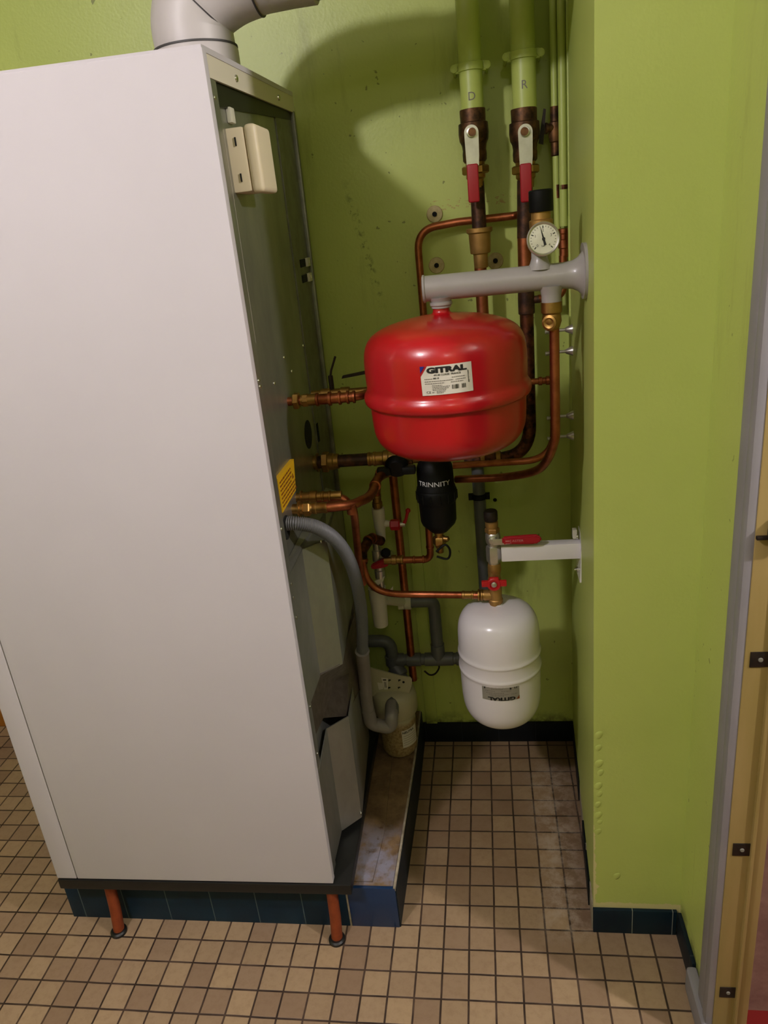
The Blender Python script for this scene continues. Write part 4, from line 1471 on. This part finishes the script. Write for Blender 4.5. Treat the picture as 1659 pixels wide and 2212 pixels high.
nut(b, (0.0400, 0.25, 0.823), (0, 0, 1), .0160, .012)
stack(b, (0.0395, 0.25, 0.828), (0, 0, 1), [(0, .0125), (.004, .0125), (.005, .014), (.014, .014), (.016, .011), (.02, .011)], 18)
obj('union', b, 'bright_brass', t)
b = B()
stack(b, (0.0385, 0.25, 0.846), (0, 0, 1), [(0, .0140), (.002, .0150), (.020, .0150), (.023, .013), (.023, 0)], 20)
obj('cap', b, 'rust', t)
t = thing('white_bracket', 'white steel bracket arm fixed to the pier, holding the small white vessel', 'bracket', (0.222, 0.25, 0.76))
xw = px(0.25)
b = B()
box(b, 0.057, xw - .003, 0.236, 0.262, 0.752, 0.788, .002)
obj('arm', b, 'white_vessel', t)
b = B()
prism(b, [(px(.20) - .0045, 0.225, .700), (px(.20) - .0045, 0.29, .700), (px(.20) - .0045 + .005, 0.29, .806), (px(.20) - .0045 + .005, 0.225, .806)], (.0035, 0, 0))
pt = obj('wall_plate', b, 'white_vessel', t)
for z in (0.716, 0.795):
    b = B()
    stack(b, (px(.20) - .004, 0.258, z), (-1, 0, 0), [(0, .006), (.003, .006), (.004, .003), (.008, .003)], 12)
    obj('wall_screw', b, 'screw', pt)
b = B()
box(b, xw - .018, xw - .008, .255, .270, .79, .812, .003)
obj('corner_cap', b, 'white_plastic', pt)

# ------------------------------------------------------------------ condensate hose and neutraliser
hp = spline([(-0.349, 0.0, 0.963), (-0.315, 0.0, 0.962), (-0.285, 0.017, 0.945), (-0.262, 0.05, 0.905), (-0.250, 0.09, 0.845), (-0.248, 0.13, 0.767), (-0.257, 0.18, 0.661), (-0.2735, 0.215, 0.545), (-0.277, 0.222, 0.52)], 40)
# resample evenly and add the corrugation
L = [0]
for a, c in zip(hp, hp[1:]):
    L.append(L[-1] + (c - a).length)
pts, rad = [], []
step = 0.0009
i = 0
n = int(L[-1] / step)
for k in range(n + 1):
    s = k * L[-1] / n
    while i < len(L) - 2 and L[i + 1] < s:
        i += 1
    f = (s - L[i]) / max(L[i + 1] - L[i], 1e-9)
    pts.append(hp[i].lerp(hp[i + 1], f))
    rad.append(.0136 if (k % 4) in (0, 1) else .0114)
solo('condensate_hose', tube(B(), pts, rad, 18), 'hose', 'grey corrugated hose arching from the boiler side down to the canister', 'hose', angle=80)
t = thing('condensate_pipe', 'grey plastic tube joining the corrugated hose to the canister inlet', 'pipe', (-0.28, 0.25, 0.27))
obj('tube', tube(B(), fillet([(-0.2735, 0.212, 0.548), (-0.284, 0.25, 0.455), (-0.293, 0.275, 0.372), (-0.294, 0.282, 0.325)], .02, 4), .0158, 24), 'pvc_light', t)
b = B()
stack(b, (-0.2733, 0.2115, 0.550), (-.1, .36, -.9), [(0, .0145), (.0005, .0172), (.004, .0172), (.005, .016)], 24)
obj('mouth_ring', b, 'pvc_light', t)
obj('elbow', tube(B(), fillet([(-0.294, 0.281, 0.335), (-0.292, 0.287, 0.285), (-0.245, 0.300, 0.262), (-0.240, 0.303, 0.295), (-0.243, 0.345, 0.302)], [.028, .022, .02], 7), .0172, 24), 'pvc_light', t)
obj('inlet', tube(B(), [(-0.2405, 0.318, 0.296), (-0.2425, 0.338, 0.300), (-0.2435, 0.36, 0.302)], .0178, 24), 'pvc', t)
b = B()
for k in range(26):
    z = .44 - k * .0038
    w = random.uniform(.002, .005)
    yy = 0.2555 + (.455 - z) * .28
    box(b, -0.2955 - (.455 - z) * .11 + .003, -0.2955 - (.455 - z) * .11 + .003 + w, yy - .0172, yy - .0165, z, z + .0022)
obj('printed_text', b, 'ink', t)

NC = (-0.243, 0.395)
nt = thing('neutraliser_canister', 'milky plastic canister half full of tan granules on the plinth', 'canister', (NC[0], NC[1], PLZ))
b = B()
lathe(b, (NC[0], NC[1], 0), [(0, PLZ), (.034, PLZ), (.042, PLZ + .004), (.047, PLZ + .014), (.0485, PLZ + .03), (.0500, .215), (.0510, .220), (.0510, .224), (.050, .228), (.0500, .255)], 44)
obj('jar', b, 'canister', nt)
b = B()
lathe(b, (NC[0], NC[1], 0), [(.0505, .248), (.0580, .251), (.0600, .257), (.0600, .292), (.057, .308), (.047, .318), (.030, .322), (0, .323)], 44)
obj('lid', b, 'milky', nt)
b = B()
prism(b, [(-0.300, 0.372, .318), (-0.204, 0.372, .318), (-0.190, 0.372, .352), (-0.187, 0.372, .378), (-0.212, 0.372, .382), (-0.300, 0.372, .412)], (0, .004, 0))
bmesh.ops.bevel(b, geom=[e for e in b.edges if abs((e.verts[0].co - e.verts[1].co).y) > .003], offset=0.004, segments=3, affect='EDGES')
plate = obj('mounting_plate', b, 'milky', nt)
b = B()
for x, z in ((-0.2465, .372), (-0.2205, .3715), (-0.2495, .349), (-0.2235, .349)):
    box(b, x - .003, x + .003, .3705, .3722, z - .0012, z + .0016)
    box(b, x - .0028, x - .001, .3705, .3722, z - .004, z)
stack(b, (-0.2105, .3722, .365), (0, -1, 0), [(0, .0032), (.001, .0032)], 14)
obj('plate_slot', b, 'dark_hole', plate)
b = B()
prism(b, [(-0.268, .3716, .380), (-0.250, .3716, .377), (-0.254, .3716, .343), (-0.264, .3716, .343)], (0, .0008, 0))
pb = obj('paper_sticker', b, 'paper', plate)
b = B()
prism(b, [(-0.280, .3716, .365), (-0.266, .3716, .362), (-0.266, .3716, .345), (-0.278, .3716, .342)], (0, .0008, 0))
pb = obj('paper_sticker', b, 'paper', plate)
b = B()
box(b, -0.2640, -0.2555, .3708, .3714, .3715, .3745)
box(b, -0.2612, -0.2600, .3708, .3714, .349, .367)
box(b, -0.2580, -0.2568, .3708, .3714, .349, .367)
obj('sticker_print', b, 'ink', pb)
plate.location.z = -0.014
nl = cyl(NC[0], NC[1], .0504, 0.33, 0.158)
b = B()
quad(b, lambda u, v: nl(u, v, .0002), 0, .052, 0, .055, 12, 1)
lab = obj('paper_label', b, 'paper', nt)
b = B()
text_mesh(b, 'NEUTRA', .0095, lambda u, v: nl(.002 + u, .0445 + v, .0007), bold=.03)
obj('label_print', b, 'ink', lab)
b = B()
for k in range(5):
    quad(b, lambda u, v: nl(u, v, .0007), .003, .046, .036 - k * .007, .0372 - k * .007, 6, 1)
obj('small_print', b, 'grey_ink', lab)
